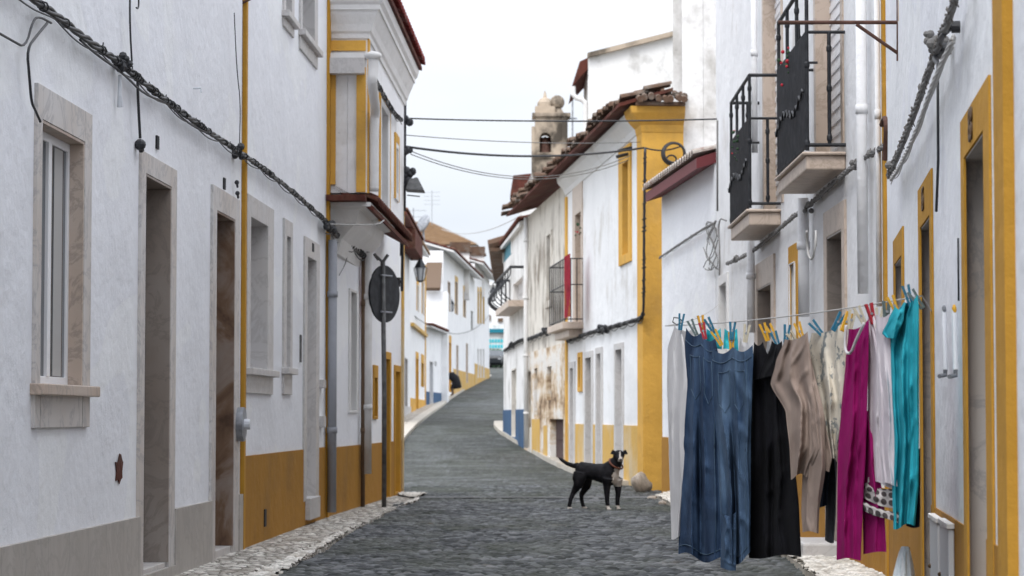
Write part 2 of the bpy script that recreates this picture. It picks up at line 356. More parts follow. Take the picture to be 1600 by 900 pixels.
class House:
    """u runs along the facade away from the camera, o is the outward distance, v is height above the world's zero"""
    def __init__(s, label, P0, P1, S, top, name='house', cat='house', depth=5, t=.35, wall='white', group=None, side=True):
        s.P0 = Vector((P0[0], P0[1], 0)); s.P1 = Vector((P1[0], P1[1], 0)); s.S = S
        s.d = (s.P1 - s.P0); s.L = s.d.length; s.d.normalize()
        s.nrm = Vector((-s.d.y, s.d.x, 0)) * S
        s.base = min(G(P0[1]), G(P1[1])); s.top = top; s.depth = depth; s.t = t; s.wallmat = wall
        s.e = empty(name, label, cat, (P0[0], P0[1], s.base), math.atan2(s.d.y, s.d.x), group)
        s.holes = []
    def W(s, u, o, v): return s.P0 + s.d * u + s.nrm * o + Vector((0, 0, v))
    def uv(s, px, py=650, o=0):
        p = onplane(px, py, s.P0 + s.nrm * o, s.nrm); return (p - s.P0).dot(s.d), p.z
    def u(s, px, py=650, o=0): return s.uv(px, py, o)[0]
    def v(s, px, py, o=0): return s.uv(px, py, o)[1]
    def P(s, px, py, o=.05): return onplane(px, py, s.P0 + s.nrm * o, s.nrm)
    def bx(s, mb, u0, u1, o0, o1, v0, v1, m=0):
        mb.hexa([s.W(u0, o0, v0), s.W(u1, o0, v0), s.W(u1, o1, v0), s.W(u0, o1, v0), s.W(u0, o0, v1), s.W(u1, o0, v1), s.W(u1, o1, v1), s.W(u0, o1, v1)], m)
    def part(s, name, u0, u1, o0, o1, v0, v1, m, parent=None, bevel=0, label=None):
        mb = MB(); s.bx(mb, u0, u1, o0, o1, v0, v1); return mb.build(name, M[m], parent or s.e, bevel=bevel, label=label)
    def grid(s, mb, u0, u1, v0, v1, o0, o1, holes, wob=0, m=0):
        H = [(max(a, u0), min(b, u1), max(c, v0), min(d, v1)) for a, b, c, d in holes if a < u1 and b > u0 and c < v1 and d > v0]
        us = sorted({round(x, 5) for x in [u0, u1] + [h[0] for h in H] + [h[1] for h in H]})
        vv = sorted({round(x, 5) for x in [v0, v1] + [h[2] for h in H] + [h[3] for h in H]})
        solid = {}
        for i in range(len(us) - 1):
            for j in range(len(vv) - 1):
                cu, cv = (us[i] + us[i + 1]) / 2, (vv[j] + vv[j + 1]) / 2
                solid[i, j] = not any(h[0] < cu < h[1] and h[2] < cv < h[3] for h in H)
        for (i, j), ok in solid.items():
            if not ok: continue
            a, b, c, d = us[i], us[i + 1], vv[j], vv[j + 1]
            mb.quad(s.W(a, o1, c), s.W(b, o1, c), s.W(b, o1, d), s.W(a, o1, d), m)
            mb.quad(s.W(a, o0, c), s.W(b, o0, c), s.W(b, o0, d), s.W(a, o0, d), m)
            if not solid.get((i - 1, j)): mb.quad(s.W(a, o0, c), s.W(a, o1, c), s.W(a, o1, d), s.W(a, o0, d), m)
            if not solid.get((i + 1, j)): mb.quad(s.W(b, o0, c), s.W(b, o1, c), s.W(b, o1, d), s.W(b, o0, d), m)
            if not solid.get((i, j - 1)): mb.quad(s.W(a, o0, c), s.W(b, o0, c), s.W(b, o1, c), s.W(a, o1, c), m)
            if not solid.get((i, j + 1)): mb.quad(s.W(a, o0, d), s.W(b, o0, d), s.W(b, o1, d), s.W(a, o1, d), m)
    def wall(s, extra=None):
        mb = MB(); s.grid(mb, 0, s.L, s.base - .4, s.top, -s.t, 0, s.holes)
        if s.depth > s.t: s.bx(mb, 0, s.L, -s.depth, -s.t - .003, s.base - .4, s.top)
        if extra: extra(mb)
        return mb.build('wall', M[s.wallmat], s.e, weld=True)
    def panel(s, name, u0, u1, v0, v1, m, o=.012, bevel=0, label=None):
        mb = MB(); s.grid(mb, u0, u1, v0, v1, .0005, o, s.holes); return mb.build(name, M[m], s.e, weld=True, label=label)
    def opening(s, kind, n, f, top, bot, on=None, of=None, otop=None, obot=None, d=.16, sur='stone', leaf='wood', face=None, facew=None, sill=None, proud=.02, mull=0, label=None, extra_leaf=None, step=False, reveal=None):
        """n, f: near / far pixel column of the clear opening; top, bot: (px,py) points; on, of: outer columns of the surround"""
        yy = (top[1] + bot[1]) / 2
        u0, u1 = s.u(n, yy), s.u(f, yy)
        v1, v0 = s.v(*top), s.v(*bot)
        U0 = s.u(on, yy) if on else u0 - .04; U1 = s.u(of, yy) if of else u1 + .04
        V1 = s.v(*otop) if otop else v1 + .04; V0 = s.v(*obot) if obot else v0
        s.holes.append((U0, U1, V0, V1))
        door = kind == 'door'
        g = leaf
        mb = MB()
        s.bx(mb, u0, u1, -d - .05, -d, v0, v1)
        if door:
            for a, b in ((.12, .46), (.54, .9)):
                hh = v1 - v0; ww = u1 - u0
                s.bx(mb, u0 + ww * .16, u1 - ww * .16, -d, -d + .012, v0 + hh * a, v0 + hh * b)
            L = mb.build('door', M[leaf], s.e, label=label, bevel=.003)
            hb = MB(); hb.ball(s.W(u0 + (u1 - u0) * .14, -d + .03, v0 + 1.0), .028); hb.build('handle', M['galv'], L, smooth=True)
        else:
            mb = MB(); fw = .045
            for a, b, c, e in ((u0, u0 + fw, v0, v1), (u1 - fw, u1, v0, v1), (u0 + fw, u1 - fw, v0, v0 + fw), (u0 + fw, u1 - fw, v1 - fw, v1)):
                s.bx(mb, a, b, -d - .04, -d + .006, c, e)
            for k in range(mull):
                uu = u0 + (u1 - u0) * (k + 1) / (mull + 1); s.bx(mb, uu - .035, uu + .035, -d - .04, -d + .012, v0 + fw, v1 - fw)
            L = mb.build('window', M[leaf if leaf != 'glass' else 'pvc'], s.e, label=label, bevel=.003)
            pb = MB(); s.bx(pb, u0 + .02, u1 - .02, -d - .03, -d - .006, v0 + .02, v1 - .02); pb.build('pane', M['glass'], L)
            if extra_leaf:
                a, b = extra_leaf; cb = MB(); s.bx(cb, u0 + (u1 - u0) * a, u0 + (u1 - u0) * b, -d - .005, -d - .002, v0 + .05, v1 - .05); cb.build('curtain', M['curtain'], L)
        sb = MB(); inner = -min(s.t, d + .06)
        ln_ = min(.016, (u0 - U0) * .4, (U1 - u1) * .4) if reveal else 0
        s.bx(sb, U0, u0 - ln_, inner, proud, V0, V1); s.bx(sb, u1 + ln_, U1, inner, proud, V0, V1)
        if V1 > v1: s.bx(sb, u0 - ln_, u1 + ln_, inner, proud, v1 + ln_, V1)
        if ln_: s.bx(sb, u0 - ln_, u0, inner, proud - .004, v0, v1, 1); s.bx(sb, u1, u1 + ln_, inner, proud - .004, v0, v1, 1); s.bx(sb, u0 - ln_, u1 + ln_, inner, proud - .004, v1, v1 + ln_, 1)
        if V0 < v0: s.bx(sb, u0, u1, inner, proud if not door else .0, V0, v0)
        sb.build('surround', [M[sur], M[reveal or sur]], L, bevel=.003)
        if face:
            fb = MB(); w_ = facew or .1
            s.bx(fb, U0 - w_, U0 + .001, .0006, proud + .004, V0, V1 + .0); s.bx(fb, U1 - .001, U1 + w_, .0006, proud + .004, V0, V1 + .0)
            s.bx(fb, U0 - w_, U1 + w_, .0006, proud + .004, V1, V1 + w_ * 2); fb.build('painted_frame', M[face], L)
        if sill:
            q = MB(); s.bx(q, U0 - .03 + .0, U1 + .03, -d, .07, v0 - .055, v0 + .001); q.build('sill', M[sill], L, bevel=.006)
        if step:
            q = MB(); s.bx(q, u0 - .05, u1 + .05, -d, .06, v0 - .2, v0 + .004); q.build('step', M[sur], L, bevel=.006)
        return L
    def roof(s, eave_v, m='tile_red', over=.3, rise=.35, run=2.0, u0=None, u1=None, tw=.22, rough=.0, under='stone_white', uth=.08, o_base=0, parts=True):
        """rows of barrel tiles climbing away from the street"""
        u0 = -.02 if u0 is None else u0; u1 = s.L + .02 if u1 is None else u1
        mb = MB(); R = random.Random(int(abs(s.P0.y) * 10)); nr = max(1, int(run / .36)); nt_ = max(1, int((u1 - u0) / tw)); tw = (u1 - u0) / nt_
        for r in range(nr):
            oa = o_base + over - r * .36; ob = oa - .40
            for k in range(nt_):
                uc = u0 + (k + .5) * tw; jz = R.uniform(-rough, rough); jo = R.uniform(-rough, rough) * 1.5; ju = R.uniform(-rough, rough) * .5
                za = eave_v + (over + o_base - oa) * rise + .055 + jz; zb = za + .36 * rise - .02
                for kind in (0, 1):
                    cu = uc + ju + (tw / 2 if kind else 0); ra = tw * (.36 if not kind else .30); rb = ra * .85
                    N = 6; ring0 = []; ring1 = []; in0 = []; in1 = []
                    for q in range(N + 1):
                        t_ = math.pi * q / N
                        sg = 1 if not kind else -1
                        cz = math.sin(t_) * sg; off = .0 if not kind else .02
                        ring0.append(s.W(cu + math.cos(t_) * ra, oa + jo, za + cz * ra * .8 + off)); ring1.append(s.W(cu + math.cos(t_) * rb, ob + jo, zb + cz * rb * .8 + off))
                        in0.append(s.W(cu + math.cos(t_) * ra * .8, oa + jo, za + cz * ra * .6 + off - .006)); in1.append(s.W(cu + math.cos(t_) * rb * .8, ob + jo, zb + cz * rb * .6 + off - .006))
                    for q in range(N):
                        mb.quad(ring0[q], ring0[q + 1], ring1[q + 1], ring1[q]); mb.quad(ring0[q], ring0[q + 1], in0[q + 1], in0[q])
                        if r == 0: mb.quad(in0[q], in0[q + 1], in1[q + 1], in1[q])
        ro = mb.build('roof', M[m], s.e)
        ub = MB(); oa = o_base + over - .04; ob = o_base + over - nr * .36 - .1
        za = eave_v; zb = eave_v + (oa - ob) * rise
        ub.hexa([s.W(u0, oa, za - uth), s.W(u1, oa, za - uth), s.W(u1, ob, zb - uth), s.W(u0, ob, zb - uth), s.W(u0, oa, za), s.W(u1, oa, za), s.W(u1, ob, zb), s.W(u0, ob, zb)])
        ub.build('eave_board', M[under], ro)
        return ro
    def sweep(s, name, prof, u0, u1, m, ret=0, parent=None):
        """moulding with profile [(o,v)..] along the facade; ret>0 turns the near corner and runs back"""
        mb = MB()
        def ringA(u): return [s.W(u, o, v) for o, v in prof]
        rings = [ringA(u1)]
        if ret: rings.append([s.W(u0 - o, o, v) for o, v in prof]); rings.append([s.W(u0 - o, -ret, v) for o, v in prof])
        else: rings.append(ringA(u0))
        n = len(prof)
        for a, b in zip(rings, rings[1:]):
            for k in range(n - 1): mb.quad(a[k], a[k + 1], b[k + 1], b[k])
        i = len(mb.v); mb.v += rings[0]; mb.f.append(tuple(range(i, i + n))); mb.m.append(0)
        i = len(mb.v); mb.v += rings[-1]; mb.f.append(tuple(range(i, i + n))); mb.m.append(0)
        return mb.build(name, M[m], parent or s.e, weld=True)

def sag(a, b, drop=0, n=14):
    a, b = Vector(a), Vector(b); return [a.lerp(b, k / n) - Vector((0, 0, drop * 4 * (k / n) * (1 - k / n))) for k in range(n + 1)]
def dense(pts, step=.06):
    out = [Vector(pts[0])]
    for a, b in zip(pts, pts[1:]):
        a, b = Vector(a), Vector(b); n = max(1, int((b - a).length / step))
        out += [a.lerp(b, (k + 1) / n) for k in range(n)]
    return out
def smoothpath(pts, it=2):
    pts = [Vector(p) for p in pts]
    for _ in range(it):
        q = [pts[0]]
        for a, b in zip(pts, pts[1:]): q += [a.lerp(b, .25), a.lerp(b, .75)]
        pts = q + [pts[-1]]
    return pts
def cable(label, pts, r=.008, m='cable', name='cable', cat='cable', group=None, n=6):
    mb = MB(); pts = [Vector(p) for p in pts]; mb.tube(pts, r, n); return tag(mb.build(name, M[m], origin=pts[0], smooth=True), label, cat, group)
def bundle(label, pts, r=.022, m='cable', mt='tie', wraps=True, strands=3, lump=None, seed=1, fuzz=0):
    """thick bundle of wires lashed to the wall"""
    R = random.Random(seed); P = dense(smoothpath(pts), .05); o0 = P[0]
    e = empty('cable_bundle', label, 'cable bundle', o0)
    mb = MB()
    for k in range(strands):
        ph = 6.28 * k / strands; q = []
        for i, p in enumerate(P):
            a = i * .55 + ph; wob = 1 + .7 * mnoise.noise(Vector((i * .13, k * 5.1, seed)))
            q.append(p + Vector((math.cos(a) * .3, math.cos(a) * .1, math.sin(a))) * r * .75 * wob)
        mb.tube(q, r * .62, 6)
    if wraps and fuzz < .7:
        for i in range(2, len(P) - 2):
            if R.random() > .3 + .25 * mnoise.noise(Vector((i * .11, seed, 0))): continue
            p = P[i]; d = (P[i + 1] - P[i - 1]).normalized(); rr = r * R.uniform(.85, 1.3 + fuzz)
            a = d.orthogonal().normalized(); b = d.cross(a)
            mb.tube([p + (a * math.cos(t) + b * math.sin(t)) * rr + d * .012 * math.sin(t) for t in [6.28 * j / 8 for j in range(9)]], r * .28, 5, 1)
            if R.random() < .2 + fuzz: mb.tube([p, p + Vector((R.uniform(-.01, .01), R.uniform(-.03, .03), rr + R.uniform(.0, .02)))], r * .22, 4, 1)
    elif wraps:
        for i in range(1, len(P) - 2):
            for _ in range(5):
                p = P[i] + Vector((R.uniform(-.3, .3) * r, R.uniform(-.03, .03), R.uniform(-.6, .6) * r)); an = R.uniform(0, 6.28); ln_ = r * R.uniform(.8, 1.5 + fuzz * .5)
                q_ = p + Vector((-.25 * math.cos(an), .9 * math.cos(an), math.sin(an))) * ln_; mb.tube([p, p.lerp(q_, .5) + Vector((-.3 * r, 0, .2 * r)), q_], [r * .34, r * .3, r * .14], 5, 1)
    sg_ = [p - Vector((0, 0, r * (1.2 + 1.6 * abs(math.sin(i * .16 + seed))))) for i, p in enumerate(P)]
    if not wraps or fuzz < .7: mb.tube(sg_, r * .26, 5)
    mb.build('strands', [M[m], M[mt]], e, smooth=True)
    if lump:
        for c, sz in lump:
            lb = MB()
            for _ in range(9): lb.ball(Vector(c) + Vector((R.uniform(-1, 1), R.uniform(-1, 1), R.uniform(-1, 1))) * sz * .55, sz * R.uniform(.25, .5), n=7)
            lb.build('joint', M[m], e)
    return e

# ------------------------------------------------------------------ ground, road, pavements
def sheet(name, xl, xr, y0, y1, dz, m, step=2.0, kind='structure'):
    mb = MB(); y = y0; prev = None; i = 0; vs_ = []; n = max(1, int((y1 - y0) / step))
    for k in range(n + 1):
        y = y0 + (y1 - y0) * k / n
        a = xl(y) if callable(xl) else xl; b = xr(y) if callable(xr) else xr
        mb.v += [Vector((a, y, G(y) + dz)), Vector((b, y, G(y) + dz))]
        if k: j = 2 * k; mb.f.append((j - 2, j - 1, j + 1, j)); mb.m.append(0)
    o = mb.build(name, M[m]); o['kind'] = kind; return o
sheet('ground', -400, 400, -25, 900, 0, 'earth')
sheet('road', -7, 7, -5, 262, .004, 'road', 1.0)
import numpy as np
def relief(name, x0, x1, y0, y1, st, fn, m, dz):
    xs = np.arange(x0, x1, st); ys = np.arange(y0, y1, st * 1.15); Xg, Yg = np.meshgrid(xs, ys)
    h, cellv, edge, keep = fn(Xg, Yg); Hy = np.array([G(float(v)) for v in ys])[:, None]
    Z = Hy + dz + h; nx, ny = len(xs), len(ys)
    co = np.stack([Xg, Yg, Z], -1).reshape(-1, 3).astype(np.float32)
    idx = np.arange(nx * ny).reshape(ny, nx); q = np.stack([idx[:-1, :-1], idx[:-1, 1:], idx[1:, 1:], idx[1:, :-1]], -1)
    q = q[keep[:-1, :-1] & keep[1:, 1:] & keep[1:, :-1] & keep[:-1, 1:]].reshape(-1, 4)
    me = bpy.data.meshes.new(name); me.vertices.add(len(co)); me.vertices.foreach_set('co', co.ravel())
    me.loops.add(q.size); me.loops.foreach_set('vertex_index', q.ravel().astype(np.int32)); me.polygons.add(len(q)); me.polygons.foreach_set('loop_start', np.arange(0, q.size, 4, dtype=np.int32)); me.polygons.foreach_set('loop_total', np.full(len(q), 4, dtype=np.int32))
    me.update(); me.validate()
    for nm, arr in (('cell', cellv), ('joint', edge)):
        a = me.attributes.new(nm, 'FLOAT', 'POINT'); a.data.foreach_set('value', arr.ravel().astype(np.float32))
    me.polygons.foreach_set('use_smooth', np.ones(len(q), dtype=bool)); me.materials.append(M[m])
    o = bpy.data.objects.new(name, me); COL.objects.link(o); o['kind'] = 'structure'; return o
def h2(i, j, k): return np.abs(np.modf(np.sin(i * 127.1 + j * 311.7 + k * 74.7) * 43758.5453)[0])
def setts(X, Y):
    j = np.floor(Y / .10 + .18 * np.sin(X * 1.3)); fy = Y / .10 + .18 * np.sin(X * 1.3) - j
    wv = .075 + .045 * h2(j, j, 3); xx = X / wv + h2(j, 1, 1) * 7; i = np.floor(xx); fx = xx - i
    sh = .22 * (h2(i, j, 5) - .5); fx = np.clip(fx + sh * (1 - np.abs(2 * fx - 1)), 0, 1)
    ex = np.abs(2 * fx - 1); ey = np.abs(2 * fy - 1); e = np.maximum(ex, ey)
    dome = (1 - ex ** 5) * (1 - ey ** 5); c = h2(i, j, 9)
    h = dome * (.013 + .010 * h2(i, j, 2)) + .008 * (h2(i, j, 4) - .5) + .004 * (fx - .5) * (h2(i, j, 6) - .5) * 4
    h += .02 * np.sin(X * 1.1 + Y * .35) * np.sin(Y * .7)
    return h, c, np.clip((e - .72) / .25, 0, 1), np.ones_like(X, dtype=bool)
def pebbles(edge, inner, sc):
    def f(X, Y):
        gx, gy = X / sc, Y / sc; i0, j0 = np.floor(gx), np.floor(gy); d1 = np.full_like(X, 9.); d2 = np.full_like(X, 9.); cc = np.zeros_like(X)
        for a in (-1, 0, 1):
            for b in (-1, 0, 1):
                i, j = i0 + a, j0 + b; dx = i + .5 + .8 * (h2(i, j, 1) - .5) - gx; dy = j + .5 + .8 * (h2(i, j, 2) - .5) - gy; d = np.sqrt(dx * dx + dy * dy)
                n1 = d < d1; d2 = np.where(n1, d1, np.minimum(d2, d)); cc = np.where(n1, h2(i, j, 7), cc); d1 = np.where(n1, d, d1)
        e = np.clip((d2 - d1) / .35, 0, 1); ea = np.array([edge(float(v)) for v in Y[:, 0]])[:, None]; ia = np.array([inner(float(v)) for v in Y[:, 0]])[:, None]
        lo, hi = np.minimum(ea, ia), np.maximum(ea, ia); rag = .05 * (h2(i0, j0, 3) - .5)
        return e ** .6 * .022 + .012 * cc - .01, cc, 1 - np.clip(e / .5, 0, 1), (X > lo + rag) & (X < hi + rag)
    return f
def relmat(name, ramp_, joint, base, patches):
    s = NT(mat(name, base, .6, 0, .3)); a = s.n('ShaderNodeAttribute', attribute_name='cell'); b = s.n('ShaderNodeAttribute', attribute_name='joint')
    c = s.ramp(a.outputs['Fac'], ramp_)
    for sc, vs_, lo, hi, f_, colr in patches:
        c = s.mix(s.ramp(s.noise(sc, 6, vs_, .7), [(lo, g3(0)), (hi, g3(f_))]), c, colr)
    spk = s.ramp(s.noise(35, 3, (1, 1, 1), .7), [(.35, g3(.7)), (.65, g3(1.3))]); c = s.mix(.8, c, spk, 'MULTIPLY')
    c = s.mix(b.outputs['Fac'], c, joint)
    return s.out(c, s.bump(s.noise(60, 3), .4, .006), s.ramp(s.noise(1.4, 5), [(.35, g3(.55)), (.65, g3(.85))]))
M['road_near'] = relmat('worn_granite_setts', [(.1, (.020, .022, .026)), (.5, (.050, .055, .062)), (.9, (.135, .140, .148))], (.011, .013, .008), (.1, .1, .1), [(.5, (1.2, .4, 1), .46, .62, .75, (.036, .042, .024)), (1.3, (1.2, .5, 1), .55, .68, .5, (.13, .135, .14)), (3.2, (1, 1, 1), .62, .72, .6, (.13, .10, .07))])
M['pebble_near'] = relmat('rough_limestone_pebbles', [(.1, (.36, .33, .29)), (.5, (.56, .53, .48)), (.9, (.72, .69, .64))], (.09, .075, .055), (.5, .5, .5), [(1.2, (1, 1, 1), .52, .7, .5, (.33, .28, .21)), (4, (1, 1, 1), .62, .7, .5, (.2, .17, .12))])
relief('road', -1.72, 2.2, 13.0, 36.0, .018, setts, 'road_near', .010)
def lerpf(P):
    P = sorted(P)
    def f(y):
        if y <= P[0][0]: return P[0][1]
        for (a, xa), (b, xb) in zip(P, P[1:]):
            if y <= b: return xa + (xb - xa) * (y - a) / (b - a)
        return P[-1][1]
    return f
def pavement(label_mat, edge, inner, y0, y1, h=.1, step=.5, kerb=.14, kerbm='kerb', wob=.03):
    """pavement on top of the road: raised sheet with a kerb face along its road side"""
    mb = MB(); n = int((y1 - y0) / step); sgn = 1 if inner((y0 + y1) / 2) > edge((y0 + y1) / 2) else -1
    rows = []
    for k in range(n + 1):
        y = y0 + (y1 - y0) * k / n; e = edge(y) + wob * mnoise.noise(Vector((0, y * 1.3, 3))); g = G(y)
        i = len(mb.v)
        mb.v += [Vector((e, y, g - .1)), Vector((e + .01 * sgn, y, g + h)), Vector((e + kerb * sgn, y, g + h)), Vector((inner(y), y, g + h + .02)), Vector((inner(y), y, g - .1))]
        rows.append(i)
    for a, b in zip(rows, rows[1:]):
        for q, mm in ((0, 1), (1, 1), (2, 0), (3, 0)):
            mb.f.append((a + q, a + q + 1, b + q + 1, b + q)); mb.m.append(mm)
    for a in (rows[0], rows[-1]): mb.f.append(tuple(a + q for q in range(5))); mb.m.append(1)
    o = mb.build('pavement', [M[label_mat], M[kerbm]]); o['kind'] = 'structure'; return o
eL = lerpf([(4, -1.75), (14, -1.55), (16.4, -1.51), (21.5, -1.46), (26.4, -1.37), (29.5, -1.16), (30.4, -1.14), (31.3, -1.40), (32.4, -1.6)])
pavement('pebble', eL, lambda y: -2.75 + .0343 * y, 3, 32.5, .035, kerb=.02, kerbm='pebble')
relief('pavement', -2.7, -1.0, 12.5, 32.4, .013, pebbles(eL, lambda y: -2.75 + .0343 * y + .5, .075), 'pebble_near', .045)
eR = lerpf([(4, 1.0), (8, 1.35), (12, 1.75), (17.4, 2.02), (22, 1.95), (28.2, 1.86), (31, 1.83), (32.4, 2.08)])
pavement('pebble', eR, lambda y: 2.6, 3, 32.5, .05, kerb=.06)
relief('pavement', 1.75, 2.62, 12.5, 32.4, .015, pebbles(eR, lambda y: 2.62, .075), 'pebble_near', .06)
def gp(L): return [(p.y, p.x) for p in (ground(a, b) for a, b in L)]
e2 = lerpf(gp([(960, 757), (930, 750), (890, 739), (860, 725), (830, 708), (800, 690), (780, 678), (771, 668), (772, 661), (782, 655), (792, 650)]))
pavement('pebble_far', e2, lambda y: 2.2 - .03 * (y - 36), 36.2, 72, .09, .5, .3)
e3 = lerpf(gp([(622, 720), (632, 690), (650, 668), (672, 650), (700, 628), (722, 613), (745, 600), (768, 588)]))
pavement('pebble_far', e3, lambda y: e3(y) - 2.6, 40, 150, .09, 1.0, .3)
sheet('cross_strip', lerpf([(27, -1.2), (34, -1.5)]), 1.9, 31.2, 31.6, .030, 'strip', .25)   # worn pale drain line across the road

# ------------------------------------------------------------------ house A : white house with marble window and doors
def KL(vp, K, y): return ((vp - 800) / F * y - K / F, y)
def KR(vp, K, y): return ((vp - 800) / F * y + K / F, y)
A = House('white house with marble framed window, two doorways and grey marble plinth, nearest on the left', KL(930, 10380, 3.5), KL(930, 10380, 18.72), -1, 7.2)
w1 = A.opening('window', 60, 125, (62, 192), (60, 600), on=51, of=137, otop=(52, 128), obot=(46, 669), d=.065, sur='marble', leaf='pvc', sill='marble_warm', mull=1, extra_leaf=(.66, .86), reveal='marble_warm')
A.opening('door', 222, 261, (222, 274), (222, 891), on=214, of=270, otop=(215, 233), obot=(222, 899), d=.14, sur='marble', reveal='marble_brown', leaf='wood', label='dark brown door deep in its marble frame')
A.opening('door', 334, 362, (334, 331), (334, 862), on=327, of=370, otop=(328, 287), obot=(333, 899), d=.14, sur='marble', reveal='marble_rust', leaf='wood_b', label='brown door behind rust stained marble jambs')
pv = A.v(100, 832)
A.wall()
A.panel('plinth', A.L - 15.3, A.L, A.base - .3, pv, 'plinth', .03)
# near jamb strips are in the surrounds; warm lintels
for (a, b, c, d_) in ((244, 212, 244.5, 233), (349, 278, 349.5, 296)):
    u_, v_ = A.uv(a, b); _, v2 = A.uv(c, d_); A.part('vent_slot', u_ - .025, u_ + .05, -.0, .012, v2, v_, 'dark')
hb = MB(); u_, v_ = A.uv(185, 731)
pts = []
R = random.Random(3)
for k in range(16):
    t = 6.28 * k / 16; rr = 1 + .35 * R.uniform(-1, 1); pts.append(A.W(u_ + math.cos(t) * .11 * rr, .004, v_ + math.sin(t) * .075 * rr))
i = 0; hb.v += pts + [p - A.nrm * .0 + A.nrm * .004 for p in pts]
hb.f.append(tuple(range(16, 32))); hb.m.append(0)
for k in range(16): q = (k + 1) % 16; hb.f.append((k, q, 16 + q, 16 + k)); hb.m.append(0)
M['brick_hole'] = tiles('exposed_brick', [(.03, .012, .01), (.10, .03, .02), (.02, .015, .012)], (.15, .1, .08), .3)
hb.build('broken_patch', M['brick_hole'], A.e, label='small hole knocked in the plaster showing brick')
A.part('roof', -.0, A.L, -5.2, .35, 7.2, 7.35, 'tile_red')
# ------------------------------------------------------------------ house B
B = House('white house with ochre dado, stone framed window and narrow pale doorway, second on the left', KL(930, 10380, 18.75), KL(930, 10380, 24.75), -1, 7.6)
B.opening('window', 388, 415, (388, 338), (388, 575), on=383, of=424, otop=(384, 302), obot=(384, 614), d=.13, sur='stone_grey', leaf='pvc', sill='stone_grey', mull=0, extra_leaf=(.3, .95))
B.opening('window', 445, 451, (445, 368), (445, 575), on=441, of=454, otop=(441, 340), obot=(441, 616), d=.1, sur='stone_grey', leaf='pvc', sill='stone_grey')
B.opening('door', 477, 491, (477, 400), (477, 779), on=473, of=496, otop=(473, 368), obot=(476, 783), d=.12, sur='stone_grey', leaf='pvc', label='narrow pale grey door', step=True)
B.opening('window', 470, 489, (470, -60), (470, 50), on=467, of=494, otop=(467, -80), obot=(467, 76), d=.12, sur='stone_grey', leaf='pvc', sill='stone_grey')
B.opening('window', 444, 453, (444, -60), (444, 20), on=441, of=457, otop=(441, -80), obot=(441, 40), d=.12, sur='stone_grey', leaf='pvc', sill='stone_grey')
B.wall(); dv = B.v(440, 706)
B.panel('dado', .09, B.L - .12, B.base - .3, dv, 'ochre', .012)
B.part('corner_band', -.0, .085, -.02, .03, B.base - .3, 7.6, 'ochre_b')
B.part('corner_band', B.L - .115, B.L + .03, -.02, .03, B.base - .3, 7.6, 'ochre_b')
B.part('roof', 0, B.L, -5.2, .35, 7.6, 7.75, 'tile_red')
u_, v_ = B.uv(468, 523); B.part('letter_slot', u_, u_ + .07, 0, .015, B.v(468, 566), v_, 'pole')
u_, v_ = B.uv(410, 796); B.part('vent_grille', u_, u_ + .10, .012, .022, B.v(410, 823), v_, 'dark')
u_, v_ = B.uv(485, 380); B.part('vent_slot', u_ - .03, u_ + .08, .02, .028, B.v(485, 393), v_, 'dark')
for y0, y1 in ((593, 606), (650, 668)):
    u_, v_ = B.uv(498, y0); B.part('wall_box', u_, u_ + .22, 0, .05, B.v(498, y1), v_, 'stone_grey', bevel=.005)
# ------------------------------------------------------------------ house C : jettied corner house
Cc = House('white house with ochre dado and overhanging upper floor under heavy cornice, third left', KL(1000, 12127, 24.8), KL(1000, 12127, 32.6), -1, 5.3, t=.3)
Cc.opening('window', 546, 555, (546, 455), (546, 641), on=544, of=558, otop=(544, 450), obot=(544, 645), d=.16, sur='stone_white', leaf='wood_b')
Cc.opening('door', 598, 607, (598, 560), (598, 778), on=596.5, of=609, otop=(597, 548), obot=(598, 782), d=.15, sur='ochre_b', leaf='wood_b')
Cc.opening('door', 616, 623, (616, 580), (616, 770), on=615, of=624.5, otop=(615, 570), obot=(616, 774), d=.15, sur='ochre_b', leaf='stone_white', label='pale door beside the far corner')
Cc.opening('window', 583, 587.5, (583, 590), (583, 650), on=582, of=588.5, otop=(582, 570), obot=(582, 655), d=.1, sur='ochre_b', leaf='wood_b')
J0 = xat(572, 24.8); J = House('x', (J0, 24.8), (xat(630, 30.2), 30.2), -1, 5.3); bpy.data.objects.remove(J.e); J.e = Cc.e
Cc.wall(); cdv = Cc.v(540, 697)
Cc.panel('dado', 0.0, Cc.L, Cc.base - .3, cdv, 'ochre', .012)
Cc.part('corner_band', Cc.L - .12, Cc.L + .025, -.3, .03, Cc.base - .3, 4.6, 'ochre_faded')
jl = J.v(572, 300, 0); jt = 5.35
J.holes = []
J.opening('window', 594, 604, (594, 165), (594, 320), on=592, of=607, otop=(592, 150), obot=(592, 346), d=.1, sur='stone_white', leaf='pvc', face='ochre_c', facew=.05)
J.opening('window', 617, 620, (617, 230), (617, 300), on=616, of=621, otop=(616, 220), obot=(616, 310), d=.08, sur='stone_white', leaf='pvc', face='ochre_c', facew=.05)
mb = MB(); J.grid(mb, 0, J.L, jl, jt, -.2, 0, J.holes)
J.bx(mb, 0, J.L, -.62, -.203, jl, jt); mb.build('upper_wall', M['white_b'], Cc.e, weld=True)
